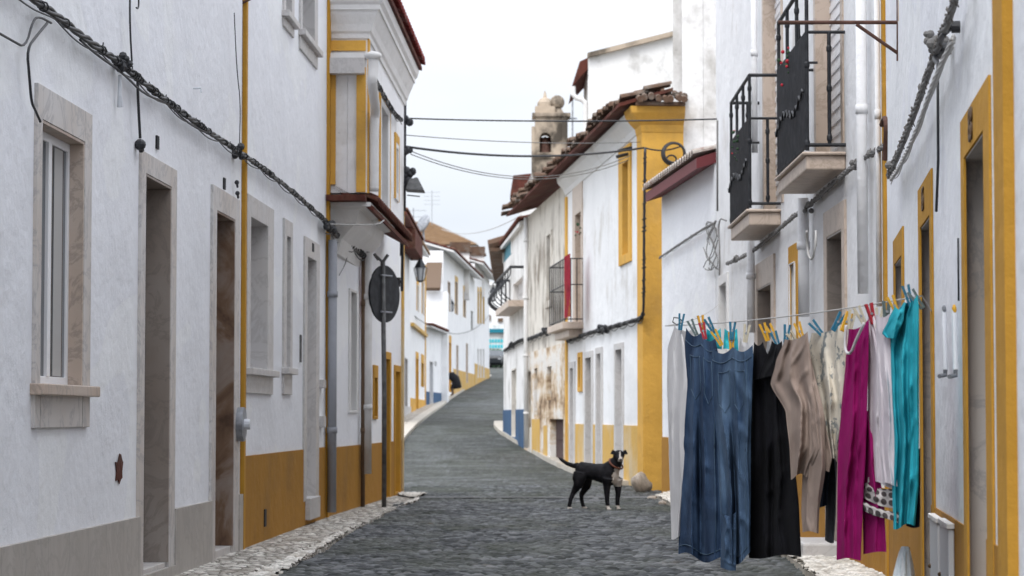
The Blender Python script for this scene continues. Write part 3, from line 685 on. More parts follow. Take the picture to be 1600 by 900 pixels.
# ochre bands, side face (faces the camera) and front corner
def sideband(x0, x1, y0, y1, name='pilaster', m='ochre_c', th=.03):
    a = at(x0, y0, 24.77); b = at(x1, y1, 24.77); mb = MB(); mb.box((a.x, 24.80 - th, b.z), (b.x, 24.799, a.z)); return mb.build(name, M[m], Cc.e)
sideband(513, 524, 105, 288); sideband(557, 571, 105, 300); sideband(512, 571.5, 63, 79, 'frieze_band')
sideband(511.5, 570, 93, 117, 'weathered_ledge', 'stone_grey', .16)
sideband(511.5, 574, 84, 92, 'ledge_moulding', 'stone_white', .10)
J.part('pilaster', .02, .14, 0, .02, jl, 5.05, 'ochre_c')
cvb = J.v(572, 78); 
J.sweep('cornice', [(-.1, 5.03), (.02, 5.03), (.025, 5.08), (.045, 5.10), (.065, 5.17), (.11, 5.27), (.12, 5.31), (.14, 5.31), (.14, 5.36), (.17, 5.39), (.185, 5.45), (.185, 5.48), (-.1, 5.48)], 0, J.L + .02, 'stone_white', ret=.6)
Cc.part('upper_wall', 0, Cc.L, -5, .0, 5.3, 5.32, 'white_b')
sv = MB(); Cc.bx(sv, .0, Cc.L, -5, -.002, 5.32, 5.46); sv.build('upper_wall', M['white_b'], Cc.e)
J.roof(5.53, 'tile_red', over=.26, rise=.3, run=2.2, u0=-.25, u1=J.L + .1, uth=.05, under='redbrown')
# tile skirt between the storeys
J.roof(jl + .03 - .17, 'redbrown', over=.13, rise=.55, run=.36, u0=-.0, u1=J.L, uth=.05, under='redbrown', o_base=-.02)
a = at(511, 305, 24.7); b = at(569, 305, 24.7)
mb = MB(); mb.box((a.x, 24.55, jl - .1), (b.x + .02, 24.80, jl - .04)); mb.build('tile_skirt', M['redbrown'], Cc.e)
J.sweep('corbel', [(-.45, jl - .62), (-.33, jl - .60), (-.28, jl - .45), (-.12, jl - .30), (-.08, jl - .16), (.04, jl - .14), (.04, jl - .10), (-.45, jl - .10)], .0, J.L * .62, 'stone_white', ret=.45)
# pipes
def pipe(H, px, y0, y1, r=.05, m='pipe', o=.07, px2=None, name='downpipe', bends=None):
    a = H.P(px, y0, o); b = H.P(px if px2 is None else px2, y1, o); b = Vector((a.x if px2 is None else b.x, a.y if px2 is None else b.y, b.z))
    mb = MB(); mb.tube([a, b], r, 12)
    n = max(1, int((a.z - b.z) / 1.1))
    for k in range(n):
        z = b.z + (a.z - b.z) * (k + .6) / (n); p = a.lerp(b, (a.z - z) / max(.01, a.z - b.z)); mb.tube([p + Vector((0, 0, .03)), p - Vector((0, 0, .03))], r * 1.18, 12)
    return mb.build(name, M[m], H.e, smooth=True)
pipe(Cc, 520, 375, 800, .045, 'pipe_grey', .08)
pipe(Cc, 574, 395, 740, .055, 'pipe', .09); pipe(Cc, 568, 395, 792, .025, 'wood_b', .05)
a = at(566, 200, 24.72)
mb = MB(); q = [at(573, 120, 24.7), at(578, 130, 24.7), at(577, 150, 24.7), at(566, 165, 24.7)]
p0 = J.P(583, 112, .12); p1 = p0 + Vector((-.0, 0, -.15)); 
pp = [p0 + Vector((0, 0, .12)), p0, p0 + Vector((-.01, -.04, -.12)), J.W(.02, .09, p0.z - .3), J.W(.04, .07, p0.z - .42), J.W(.05, .07, jl + .02)]
mb.tube(smoothpath(pp, 2), .05, 12); mb.ball(p0 + Vector((0, 0, .16)), .09, (1, 1, .5)); mb.build('downpipe', M['stone_white'], Cc.e, smooth=True)

# ------------------------------------------------------------------ far left row
def P2(px, y): return (xat(px, y), y)
D = House('plain white house with red tiled eaves beyond the corner house, left row', (-3.46, 70), P2(641, 82), -1, 6.8, wall='white_far')
D.opening('door', 632, 636, (632, 560), (632, 650), sur='stone_grey', leaf='wood_b', d=.2)
D.wall(); D.part('plinth', 0, D.L, 0, .03, D.base - .3, D.v(636, 635), 'stone_grey')
D.roof(D.v(636, 368), 'redbrown', over=.45, rise=.35, run=1.8, uth=.1, under='redbrown')
D.part('hanging_awning', D.L - 7, D.L - 1, .05, .45, D.v(636, 402), D.v(636, 372), 'redbrown')
E = House('white house edged in ochre with two tall ochre framed windows, left row', P2(641, 82), P2(664, 94), -1, 7.0, wall='white_far')
E.opening('window', 651, 653.5, (651, 445), (651, 485), sur='stone_white', leaf='pvc', face='ochre_c', facew=.18, d=.1)
E.opening('window', 659, 661.5, (659, 440), (659, 490), sur='stone_white', leaf='pvc', face='ochre_c', facew=.18, d=.1)
E.opening('door', 649.5, 653, (650, 560), (650, 645), sur='ochre_c', leaf='ochre', face='ochre_c', facew=.1, d=.12, label='ochre painted door')
E.opening('window', 658, 661.5, (658, 567), (658, 604), sur='ochre_c', leaf='wood', face='ochre_c', facew=.15, d=.1)
E.wall(); E.panel('dado', 0, E.L, E.base - .3, E.v(655, 624), 'ochre_c', .02)
E.part('corner_band', E.L - .3, E.L, 0, .04, E.base, 7.0, 'ochre_c'); E.part('cornice', 0, E.L - .3, 0, .12, E.v(655, 520), E.v(655, 515), 'ochre_faded')
E.roof(E.v(655, 385), 'tile_brown', over=.2, rise=.3, run=1.8)
Gh = House('low white house with blue dado and blue door, left row', P2(664.5, 94.5), P2(690.5, 102), -1, G(98) + 3.1, wall='white_far', depth=2.5)
Gh.opening('door', 671, 676, (671, 565), (671, 634), sur='stone_white', leaf='blue', d=.12, label='blue door')
Gh.opening('window', 679, 681.5, (679, 565), (679, 572), sur='stone_white', leaf='teal_paint', d=.1)
Gh.wall(); Gh.panel('dado', 0, Gh.L, Gh.base - .3, Gh.v(678, 613), 'blue', .02)
Gh.part('downpipe', Gh.L - .25, Gh.L - .1, 0, .12, Gh.base, Gh.top, 'pipe_grey')
Gh.roof(Gh.top - .02, 'redbrown', over=.3, rise=.12, run=.8, uth=.05)
I1 = House('large white two storey house with dark eave and ochre door, far left row', P2(692, 104), P2(741, 125.8), -1, 8.25, wall='white_far', depth=6)
for a, b, c, d_ in ((699.5, 703, 440, 485), (711, 714.5, 440, 490), (724, 727, 455, 495)):
    I1.opening('window', a, b, (a, c), (a, d_), sur='stone', leaf='wood_b', d=.15, face='ochre_faded' if a > 705 else None, facew=.12)
I1.opening('window', 735.5, 738.5, (735, 485), (735, 514), sur='stone_white', leaf='iron', d=.05, label='window with dark iron grille')
I1.opening('door', 700, 704, (700, 535), (700, 612), sur='ochre_c', leaf='ochre', face='ochre_c', facew=.15, d=.15, label='ochre door')
I1.opening('door', 713, 715.5, (713, 540), (713, 605), sur='stone', leaf='stone_grey', d=.12)
I1.opening('door', 728, 730.5, (728, 537), (728, 598), sur='stone', leaf='stone_grey', d=.12)
I1.wall(); I1.panel('dado', I1.u(708), I1.L, I1.base - .3, I1.v(730, 582), 'ochre_faded', .02)
I1.panel('dado', 0, I1.u(697), I1.base - .3, I1.v(695, 597), 'stone_grey', .02)
I1.roof(8.25, 'redbrown', over=.5, rise=.3, run=3)
I2 = House('tall narrow white house with ochre dado at the far end of the left row', P2(741.5, 126.2), P2(764.5, 142), -1, 9.1, wall='white_far', depth=6)
for a in (746, 750, 754.5):
    I2.opening('window', a, a + 1.8, (a, 455), (a, 505), sur='ochre_faded', leaf='wood_b' if a == 746 else 'pvc', d=.12, face='ochre_faded', facew=.1)
    I2.opening('door', a, a + 1.8, (a, 545), (a, 590), sur='stone_white', leaf='stone_grey', d=.12)
I2.wall(); I2.panel('dado', 0, I2.L, I2.base - .3, I2.v(755, 573), 'ochre_faded', .02); I2.roof(9.1, 'redbrown', over=.5, rise=.3, run=3)
for nm, lab, px, H, top in (('chimney', 'white chimney stack, nearer one above the large far left house', 719, I1, 395), ('chimney', 'white chimney stack with pitched cap, farther one on the left row', 744, I2, 400)):
    p = at(px, 430, 118 if H is I1 else 134); e = empty(nm, lab, 'chimney', (p.x, p.y, p.z), 0, 'chimneys of the far left row')
    t_ = at(px, top, p.y).z; mb = MB(); mb.box((p.x - .45, p.y - .4, p.z - 1.2), (p.x + .45, p.y + .4, t_)); mb.build('stack', M['white_stained'], e)
    mb = MB(); mb.box((p.x - .55, p.y - .5, t_), (p.x + .55, p.y + .5, t_ + .12)); mb.prism([(p.x - .5, p.y - .4), (p.x + .5, p.y - .4), (p.x, p.y + .4)], t_ + .12, t_ + .5); mb.build('cap', M['tile_old'], e)
# lean-to with sloping brown tiles
p0, p1 = at(664, 455, 101.5), at(688, 455, 101.5)
e = empty('lean_to', 'small white lean-to with steep dark striped tile roof behind the blue dado house', 'outbuilding', ((p0.x + p1.x) / 2, 101.5, G(101)))
mb = MB(); mb.box((p0.x - .5, 101.6, G(101) - .3), (p1.x + .3, 103.9, p0.z)); mb.build('wall', M['white_far'], e)
mb = MB(); zt = at(676, 412, 103.5).z; n = 9
for k in range(n):
    xa = p0.x + (p1.x - p0.x) * k / n; xb = p0.x + (p1.x - p0.x) * (k + 1) / n; xm = (xa + xb) / 2
    mb.hexa([(xa, 101.3, p0.z), (xb, 101.3, p0.z), (xb, 103.6, zt - .05), (xa, 103.6, zt - .05), (xa + .02, 101.25, p0.z + .06), (xb - .02, 101.25, p0.z + .06), (xb - .02, 103.6, zt), (xa + .02, 103.6, zt)])
    mb.tube([(xm, 101.2, p0.z + .08), (xm, 103.6, zt + .02)], .06, 6)
mb.build('roof', M['wood_b'], e)
# hip roofed house behind
kx0, kx1 = xat(600, 150), xat(748, 150); ze = at(700, 386, 150).z
e = empty('hip_roof_house', 'white house with large tan hipped tile roof showing above the left row', 'house', (xat(700, 150), 150, G(150)))
mb = MB(); mb.box((kx0, 150, G(150) - 1), (kx1 - .6, 160, ze)); mb.build('wall', M['white_far'], e)
mb = MB(); mb.box((kx0, 149.6, ze - .35), (kx1 - .35, 150, ze - .08)); mb.box((kx0, 149.3, ze - .08), (kx1 - .1, 149.999, ze + .04)); mb.build('cornice', M['stone_white'], e)
zt = at(668, 349, 155).z; a_, b_, c_, d_ = (kx0, 149.2, ze + .04), (kx1, 149.2, ze + .04), (kx1, 161, ze + .04), (kx0, 161, ze + .04)
r0, r1 = (kx0, 155, zt), (xat(672, 155), 155, zt)
mb = MB(); N = 60
for k in range(N):
    f0, f1, fm = k / N, (k + 1) / N, (k + .5) / N
    def rp(f):
        x = kx0 + (kx1 - kx0) * f; t = min(1, max(0, (kx1 - x) / (kx1 - r1[0]))); return Vector((x, 149.2, ze + .06)), Vector((x if t >= 1 else x, 149.2 + 5.8 * t, ze + .06 + (zt - ze) * t))
    a0, a1 = rp(f0); b0, b1 = rp(f1); m0, m1 = rp(fm)
    mb.quad(a0, m0 + Vector((0, 0, .09)), m1 + Vector((0, 0, .09)), a1); mb.quad(m0 + Vector((0, 0, .09)), b0, b1, m1 + Vector((0, 0, .09)))
mb.quad(b_, c_, (r1[0], 155, zt), (r1[0], 155, zt)); mb.quad(c_, d_, r0, r1); mb.quad(a_, b_, c_, d_)
mb.build('roof', M['tile_brown'], e)

# ------------------------------------------------------------------ right side
R1 = House('white wall of the nearest house on the right, beyond the ochre band', KR(1230, 2394, 3.0), KR(1230, 2394, 6.68), 1, 6.8)
R1.wall(); R1.part('roof', 0, R1.L, -5, .3, 6.8, 6.95, 'tile_red')
R2 = House('white house with ochre framed marble doorways and ochre dado on the right', KR(1230, 2394, 6.7), KR(1230, 2394, 15.38), 1, 7.0)
R2.opening('door', 1541, 1509.5, (1539, 206), (1548, 1040), on=1541.2, of=1509.3, otop=(1539, 205.8), obot=(1548, 1042), d=.24, sur='marble', leaf='wood_b', label='brown door in the nearest ochre frame', proud=.0)
R2.opening('door', 1455, 1440.5, (1453, 340), (1456, 985), on=1455.2, of=1440.3, otop=(1453, 339.8), obot=(1456, 987), d=.16, sur='marble', leaf='wood_b', label='brown door in the middle ochre frame', proud=.0)
R2.opening('window', 1410, 1399.5, (1409, 402), (1410, 640), on=1410.1, of=1399.4, otop=(1409, 401.8), obot=(1410, 641), d=.1, sur='marble', leaf='pvc', proud=.0)
R2.wall()
def framestrip(H, n, f, nin, fin, ptop, pit, bot, parent=None, m='ochre_b', o=.009):
    """painted frame round an opening, measured on the facade"""
    u0, u1 = H.u(n, 400), H.u(f, 400); a0, a1 = H.u(nin, 400), H.u(fin, 400); vt, vi, vb = H.v(*ptop), H.v(*pit), bot
    mb = MB(); H.bx(mb, u0, a0, .0006, o, vb, vt); H.bx(mb, a1, u1, .0006, o, vb, vt); H.bx(mb, a0, a1, .0006, o, vi, vt); return mb.build('painted_frame', M[m], H.e)
rdv = R2.v(1484, 806)
framestrip(R2, 1551.5, 1506, 1542, 1511, (1549, 116), (1539, 204), R2.base - .2)
framestrip(R2, 1459, 1437.5, 1455.5, 1440.2, (1457, 264), (1453, 338), R2.base - .2)
framestrip(R2, 1413, 1397.5, 1410.3, 1399.2, (1412, 354), (1409, 400), R2.v(1410, 660))
R2.panel('dado', .22, R2.L, R2.base - .3, rdv, 'ochre', .006)
R2.part('corner_band', -.02, R2.u(1571, 450), -.02, .03, R2.base - .3, 7, 'ochre_b')
R2.part('corner_band', R2.L - .22, R2.L + .02, -.02, .02, R2.base - .3, 7, 'ochre_b')
R2.part('roof', 0, R2.L, -5, .3, 7.0, 7.15, 'tile_red')
def number(H, txt, px, py, size, label):
    cu = bpy.data.curves.new('number', 'FONT'); cu.body = txt; cu.size = size; cu.extrude = .003; cu.align_x = 'CENTER'; cu.align_y = 'CENTER'
    o = bpy.data.objects.new('t', cu); me = bpy.data.meshes.new_from_object(o); bpy.data.objects.remove(o)
    u_, v_ = H.uv(px, py); p = H.W(u_, .013, v_); yax = Vector((0, 0, 1)); xax = -H.d if H.S > 0 else H.d; zax = xax.cross(yax)
    m_ = Matrix((xax, yax, zax)).transposed().to_4x4(); m_.translation = p
    me.transform(WM[H.e.name].inverted() @ m_); me.materials.clear(); me.materials.append(M['digit'])
    o = bpy.data.objects.new('house_number', me); COL.objects.link(o); o.parent = H.e; o['label'] = label
number(R2, '83', 1522, 197, .16, 'dark numerals 83 on the ochre lintel of the near door')
number(R2, '85', 1446, 313, .15, 'dark numerals 85 on the ochre lintel of the middle door')
# R3 balcony house
R3 = House('white two storey house with two iron balconies and beige stone doorways on the right', KR(820, 8700, 15.42), KR(820, 8700, 28.95), 1, 8.3, wall='white_b')
R3.opening('door', 1320, 1297, (1320, 360), (1320, 880), on=1325, of=1292, otop=(1325, 310), d=.3, sur='stone', reveal='marble_brown', leaf='wood', label='dark door with beige stone lintel under the near balcony')
R3.opening('door', 1208, 1187, (1208, 443), (1208, 830), on=1213, of=1182, otop=(1213, 395), d=.3, sur='stone', reveal='marble_brown', leaf='wood_b', label='brown door with stone lintel under the far balcony')
R3.opening('window', 1244, 1236.5, (1244, 410), (1244, 560), on=1244.3, of=1236, otop=(1244, 408), d=.12, sur='stone_white', leaf='pvc')
R3.opening('window', 1137, 1126, (1137, 440), (1137, 560), on=1139, of=1125, otop=(1138, 425), d=.2, sur='stone_white', leaf='wood_b')
for bo, (n, f, bt) in enumerate(((1316, 1277, 226), (1222, 1195, 318))):
    u0, u1 = R3.u(n, 200), R3.u(f, 200); v0 = R3.v(n, bt); v1 = v0 + 2.3; R3.holes.append((u0, u1, v0, v1))
    mb = MB(); k = 0; vv = v0
    while vv < v1 - .05: R3.bx(mb, u0, u1, -.13 if k % 2 else -.122, -.11 if k % 2 else -.100, vv, vv + .05); vv += .05; k += 1
    sh = mb.build('roller_shutter', M['pvc'], R3.e, label='slatted roller shutter of the %s balcony door' % ('near', 'far')[bo])
    mb = MB(); R3.bx(mb, u0 - .12, u0, -.13, .012, v0, v1 + .12); R3.bx(mb, u1, u1 + .12, -.13, .012, v0, v1 + .12); R3.bx(mb, u0, u1, -.13, .012, v1, v1 + .12)
    R3.holes[-1] = (u0 - .12, u1 + .12, v0, v1 + .12); mb.build('surround', M['stone'], sh)
R3.wall()
framestrip(R3, 1247, 1233, 1244.3, 1236.2, (1247, 378), (1244, 411), R3.v(1244, 560))
R3.panel('dado', 0, R3.L, R3.base - .3, R3.base + .62, 'ochre', .012)
R3.part('roof', 0, R3.L, -5, .4, 8.3, 8.45, 'tile_red')
def balcony(n_in, n_out, f_out, rail_top, mid, bot, slabtop, slabbot, which, flowers):
    # n_in: wall end of the near side, n_out: outer near corner, f_out: outer far corner
    u0 = R3.u(n_in, 300); p = at(n_out, 300, R3.W(u0, 0, 0).y); oo = (p - R3.W(0, 0, 0)).dot(R3.nrm)
    u1 = R3.u(f_out, 300, oo); vt = R3.v(n_out, rail_top, oo); vm = R3.v(n_out, mid, oo); vb = R3.v(n_out, bot, oo)
    vs1 = vb - .05; vs0 = R3.v(n_out, slabbot, oo)
    mb = MB(); th = (vs1 - vs0) * .35
    R3.bx(mb, u0 - .03, u1 + .03, .0, oo + .04, vs1 - th * .55, vs1)
    R3.bx(mb, u0, u1, .0, oo + .01, vs0, vs1 - th * .55 - .001)
    bal = mb.build('balcony', M['stone'], R3.e, bevel=.012, label='%s balcony with carved beige stone slab' % which)
    rb = MB()
    def post(u, o, z0, z1, r=.014):
        rb.tube([R3.W(u, o, z0), R3.W(u, o, z1)], r, 8)
        for z in (z0 + .05, (z0 + z1) / 2, z1 - .12): rb.ball(R3.W(u, o, z), r * 1.5, (1, 1, 1.8), 8)
    for u in (u0, (u0 * .67 + u1 * .33), (u0 * .33 + u1 * .67), u1): post(u, oo, vb - .04, vt)
    post(u0, oo * .42, vb, vm)
    post(u1, oo * .42, vb, vt)
    for z, r in ((vt, .016), (vb, .014), (vm, .012)):
        rb.tube([R3.W(u0, 0, z), R3.W(u0, oo, z)], r, 8)
        rb.tube([R3.W(u0, oo, z), R3.W(u1, oo, z), R3.W(u1, 0, z)], r, 8)
    rb.tube([R3.W(u0, oo * .72, vm - .22), R3.W(u0, oo, vm - .22)], .01, 6)
    rl = rb.build('railing', M['iron'], bal, smooth=False)
    n = int((u1 - u0) / .05); mb = MB()
    for k in range(n + 1):
        u = u0 + (u1 - u0) * k / n; mb.tube([R3.W(u, oo + .006, vb - .02), R3.W(u, oo + .006, vm)], .011, 5)
    R3.bx(mb, u0, u1, oo - .004, oo - .001, vb, vm - .01)
    mb.build('screen', M['iron'], bal, label='black screen of close set bars')
    cb = MB(); cb.tube([R3.W(u0 + (u1 - u0) * k / 30, oo + .03, vb + .34 + .03 * math.sin(k * 1.9) + .04 * math.cos(k * .31)) for k in range(31)], .009, 5); cb.build('wire', M['iron'], rl)
    return u0, u1, oo, vb, vm, vt
b1 = balcony(1322, 1262, 1218, -35, 48, 226, 230, 265, 'near', 1)
b2 = balcony(1220, 1172, 1143, 116, 184, 318, 322, 352, 'far', 1)
def garland(px, py, y, label):
    p = at(px, py, y); e = empty('garland', label, 'garland', p, 0, 'small garlands hanging on balcony railings')
    R = random.Random(int(px)); a = MB(); b = MB()
    for k in range(16):
        q = p + Vector((R.uniform(-.05, .05), R.uniform(-.04, .04), R.uniform(-.16, .14))); (a if R.random() < .3 else b).ball(q, R.uniform(.008, .018), n=6)
    a.build('blossom', M['flower'], e); b.build('leaf', M['leaf'], e)
for (px, py, bb, lab) in ((1227, 100, b1, 'red and yellow garland on the outer corner of the near balcony'), (1150, 225, b2, 'red and silver garland hanging on the far balcony')):
    u0, u1, oo, vb, vm, vt = bb; p = R3.P(px, py, oo + .04); garland(px, py, p.y, lab)
for px, y0, y1, r in ((1255, 310, 495, .045), (1173, 372, 520, .04), (1345, -20, 460, .036), (1370, -20, 480, .018), (1178, -20, 240, .03)):
    pipe(R3, px, y0, y1, r, 'pipe_white', r + .03)
# iron clothes bracket near the balcony
yb = R2.P(1403, 60, 0).y
e = empty('iron_bracket', 'rusty iron bar bracket with diagonal strut sticking out from the wall top right', 'bracket', R2.P(1403, 95, 0))
mb = MB(); a, b = at(1216, 35, yb), at(1404, 35, yb); mb.tube([a, b], .011, 8); mb.build('bar', M['rust'], e)
mb = MB(); mb.tube([at(1338, 38, yb), at(1404, 84, yb)], .010, 8); mb.build('strut', M['rust'], e)
mb = MB(); mb.tube([at(1404, -5, yb), at(1404, 95, yb)], .012, 8); mb.build('wall_plate', M['rust'], e)
e = empty('small_sign', 'narrow ochre and teal board high on the wall above the iron bracket', 'board', at(1412, 0, yb))
mb = MB(); c = at(1413, 0, yb - .1); mb.prism([(c.x - .02, c.y - .3), (c.x + .02, c.y - .3), (c.x + .035, c.y), (c.x - .035, c.y)], c.z - .12, c.z + .3); mb.build('board', M['ochre_b'], e)
mb = MB(); mb.box((c.x + .036, c.y - .3, c.z - .08), (c.x + .045, c.y, c.z + .3)); mb.build('edge', M['p_blue'], e)
# R4 low house with maroon eave
R4 = House('low white house with maroon tiled eave beyond the balcony house, right side', P2(1118, 29.0), P2(1035, 33.5), 1, 4.2, wall='white')
R4.wall(); R4.panel('dado', 0, R4.L, R4.base - .3, R4.v(1042, 683), 'ochre', .012)
R4.roof(4.24, 'tile_pale', over=.26, rise=.32, run=2.2, uth=.13, under='maroon', tw=.2)
# R5 ochre cornered house
R5 = House('white two storey house with broad ochre corner pilaster and old tile roof, right side', P2(1008, 34.5), P2(885, 45), 1, 5.55, wall='white_b', depth=.56, t=.3)
for a, b, c, d_, lf, nm in ((973, 963, 545, 757, 'stone_grey', 'pale door'), (940, 933.5, 552, 745, 'stone_grey', 'grey narrow door'), (925, 916, 558, 740, 'wood', 'dark brown open doorway'), (897, 892, 575, 735, 'stone_grey', 'pale door at the far end')):
    R5.opening('door', a, b, (a, c), (a, d_), on=a + 2.5, of=b - 2, otop=(a, c - 10), d=.12, sur='stone_grey' if lf != 'wood' else 'stone_grey', leaf=lf, label=nm)
R5.opening('window', 984, 975, (984, 250), (984, 395), on=987.5, of=969, otop=(987, 222), obot=(987, 408), d=.12, sur='ochre_c', leaf='pvc', face=None, proud=.03)
R5.opening('window', 909, 906, (909, 558), (909, 605), on=910.5, of=904.5, otop=(910, 550), obot=(910, 612), d=.1, sur='ochre_c', leaf='wood_b', proud=.03)
R5.opening('door', 909, 900, (909, 330), (909, 503), on=911, of=896, otop=(911, 275), d=.15, sur='stone', leaf='wood_b', label='balcony door with carved stone head')
def r5x(mb): pass
R5.wall(r5x)
R5.panel('dado', .0, R5.L, R5.base - .3, R5.v(960, 664), 'ochre_faded', .012)
R5.part('corner_pilaster', -.03, .55, -.56, .035, R5.base - .3, 5.3, 'ochre_c')
R5.sweep('cornice', [(-.1, 5.2), (.04, 5.2), (.06, 5.3), (.12, 5.36), (.2, 5.46), (.22, 5.55), (-.1, 5.55)], 0, .56, 'ochre_c', ret=.56)
R5.sweep('cornice', [(-.1, 5.25), (.02, 5.25), (.05, 5.33), (.10, 5.40), (.16, 5.47), (.18, 5.55), (-.1, 5.55)], .565, R5.L, 'white_b')
mb = MB(); R_ = random.Random(8)
for k in range(8):
    xx = 1.80 + k * .093; zz = 5.635 + R_.uniform(-.02, .03)
    for q_ in (0, 1): mb.tube([(xx + R_.uniform(-.02, .02), 34.12 + q_ * .4, zz + q_ * .1), (xx, 34.62 + q_ * .4, zz + .10 + q_ * .1)], [.048, .04], 8)
mb.box((1.76, 34.2, 5.552), (2.46, 35.1, 5.6)); mb.build('hip_tiles', M['tile_old'], R5.e)
R5.part('corner_band', R5.L - .3, R5.L, 0, .03, R5.base - .3, 5.2, 'ochre_c')
R5.roof(5.6, 'tile_old', over=.42, rise=.3, run=1.0, u0=-.12, u1=R5.L, tw=.21, rough=.05, uth=.05, under='redbrown')
# its small balcony
u0, u1 = R5.u(911, 450), R5.u(886, 450); vb = R5.v(911, 503); vt = R5.v(911, 404)
oo = (at(884, 450, R5.W(u1, 0, 0).y) - R5.P0).dot(R5.nrm); oo = .32
mb = MB(); R5.bx(mb, u0 - .05, u1, 0, oo + .05, vb - .12, vb); R5.bx(mb, u0 + .1, u1 - .1, 0, oo - .08, vb - .25, vb - .12)
bal = mb.build('balcony', M['stone'], R5.e, bevel=.01); rb = MB()
for k in range(9): u = u0 + (u1 - u0) * k / 8; rb.tube([R5.W(u, oo, vb), R5.W(u, oo, vt)], .012, 6)
for k in range(3): o = oo * k / 3; rb.tube([R5.W(u0, o, vb), R5.W(u0, o, vt)], .010, 6)
for z in (vt, (vt + vb) / 2 + .1, vb + .05): rb.tube([R5.W(u0, 0, z), R5.W(u0, oo, z), R5.W(u1, oo, z), R5.W(u1, 0, z)], .012, 6)
rb.build('railing', M['iron'], bal)
e = empty('red_runner', 'dark red patterned runner cloth hung over the small balcony of the ochre cornered house', 'cloth', R5.P(888, 490, oo + .03))
mb = MB(); ua, ub = R5.u(893, 450, oo), R5.u(885.5, 450, oo); n = 8
for k in range(n):
    a, b = ua + (ub - ua) * k / n, ua + (ub - ua) * (k + 1) / n; R5.bx(mb, a, b, oo + .02 + .01 * (k % 2), oo + .035 + .01 * (k % 2), vb + .05, vt + .01)
M['runner'] = tiles('red_patterned_cloth', [(.16, .01, .02), (.30, .02, .04), (.12, .02, .02)], (.5, .25, .05), .35)
mb.build('cloth', M['runner'], e)
p = R5.P(903, 355, .12); garland(903, 355, p.y, 'red and green wreath hanging on the balcony door of the ochre cornered house')
# R6 ruined house
R6 = House('dilapidated house with peeling brown stained plaster under the old tile roof, right side', P2(884.6, 45.05), P2(820, 53.5), 1, 5.5, wall='ruin', depth=1.4, t=.3)
R6.opening('window', 861, 855, (861, 365), (861, 468), on=863, of=853, otop=(863, 358), obot=(863, 478), d=.15, sur='ruin', leaf='wood_b')
R6.opening('window', 863, 856, (863, 572), (863, 625), d=.2, sur='ruin2', leaf='wood')
R6.opening('window', 841, 836, (841, 575), (841, 652), d=.2, sur='ruin2', leaf='wood_b')
R6.opening('door', 831, 826, (831, 580), (831, 700), d=.15, sur='ruin', leaf='ruin')
R6.opening('door', 882, 861, (882, 655), (882, 728), d=.1, sur='ruin2', leaf='wood_red', label='dark rusty boarded door')
R6.wall(); lowv = R6.v(850, 545); R6.panel('peeling_plaster', 0, R6.L, R6.base - .3, lowv, 'ruin2', .02)
R6.part('dado_remnant', R6.u(845), R6.u(833), .021, .03, R6.base - .3, R6.v(840, 655), 'ochre_faded'); R6.part('dado_remnant', R6.u(857), R6.u(851), .021, .03, R6.base - .3, R6.v(855, 665), 'ochre_faded')
R6.part('dado_remnant', R6.u(834), R6.u(829), .021, .028, R6.base - .3, R6.v(832, 668), 'ruin')
R6.roof(5.6, 'tile_old', over=.45, rise=.3, run=1.4, tw=.21, rough=.07, uth=.05, under='redbrown')
pipe(R6, 822, 340, 700, .05, 'pipe', .1)
# R7 blue dado house
R7 = House('white house with blue dado, teal shutter and bulging iron balcony, far right', P2(819.6, 53.6), P2(787, 62), 1, 5.45, wall='white_stained', depth=3)
R7.opening('door', 806.5, 800.5, (806, 578), (806, 683), d=.12, sur='ruin', leaf='wood', label='dark brown door')
R7.opening('window', 799.5, 786.5, (799, 366), (799, 397), d=.05, sur='stone_white', leaf='teal_paint', on=801, of=786.3, otop=(801, 360), label='window closed with teal shutter')
R7.opening('door', 818, 803, (818, 432), (818, 474), d=.1, sur='stone_white', leaf='stone_grey', label='pale balcony door')
tb = MB(); R7.bx(tb, R7.u(799, 380), R7.u(786.8, 380), -.045, -.012, R7.v(799, 396), R7.v(799, 367)); tb.build('shutter', M['teal_paint'], R7.e)
def r7x(mb): mb.box((R7.P1.x + .02, 62.02, G(62) - .4), (R7.P1.x + 3, 76, 5.45))
R7.wall(r7x); R7.panel('dado', 0, R7.L, R7.base - .3, R7.v(805, 640), 'blue', .02)
R7.roof(5.45, 'redbrown', over=.15, rise=.3, run=1.6)
mb = MB(); 
for k in range(40):
    y = 61.6 + k * .36; mb.tube([(R7.P1.x - .38, y, 5.5), (R7.P1.x + .6, y, 5.8)], .13, 7)
mb.box((R7.P1.x - .34, 61.5, 5.33), (R7.P1.x + .4, 76, 5.42)); mb.build('side_eave', M['tile_old'], R7.e)
u0, u1 = R7.u(820, 450), R7.u(797, 450); vb, vt = R7.v(812, 474), R7.v(812, 424)
mb = MB(); R7.bx(mb, .1, u1 + .1, 0, .35, vb - .14, vb); bal = mb.build('balcony', M['stone'], R7.e); rb = MB()
def bul(t): return .30 + .16 * math.sin(math.pi * min(1, t * 1.25)) * (1 - t) * 2
for k in range(0, 11, 2):
    u = .1 + (u1 - .1) * k / 10; rb.tube([R7.W(u, bul(t / 8), vb + (vt - vb) * t / 8) for t in range(9)], .014 if k < 10 else .05, 5)
for k in range(3):
    o = .32 * k / 3; rb.tube([R7.W(u1, o, vb), R7.W(u1, o, vt)], .02, 5)
rb.tube([R7.W(.1, 0, vt), R7.W(.1, .3, vt), R7.W(u1, .3, vt), R7.W(u1, 0, vt)], .035, 6); rb.build('railing', M['iron'], bal)
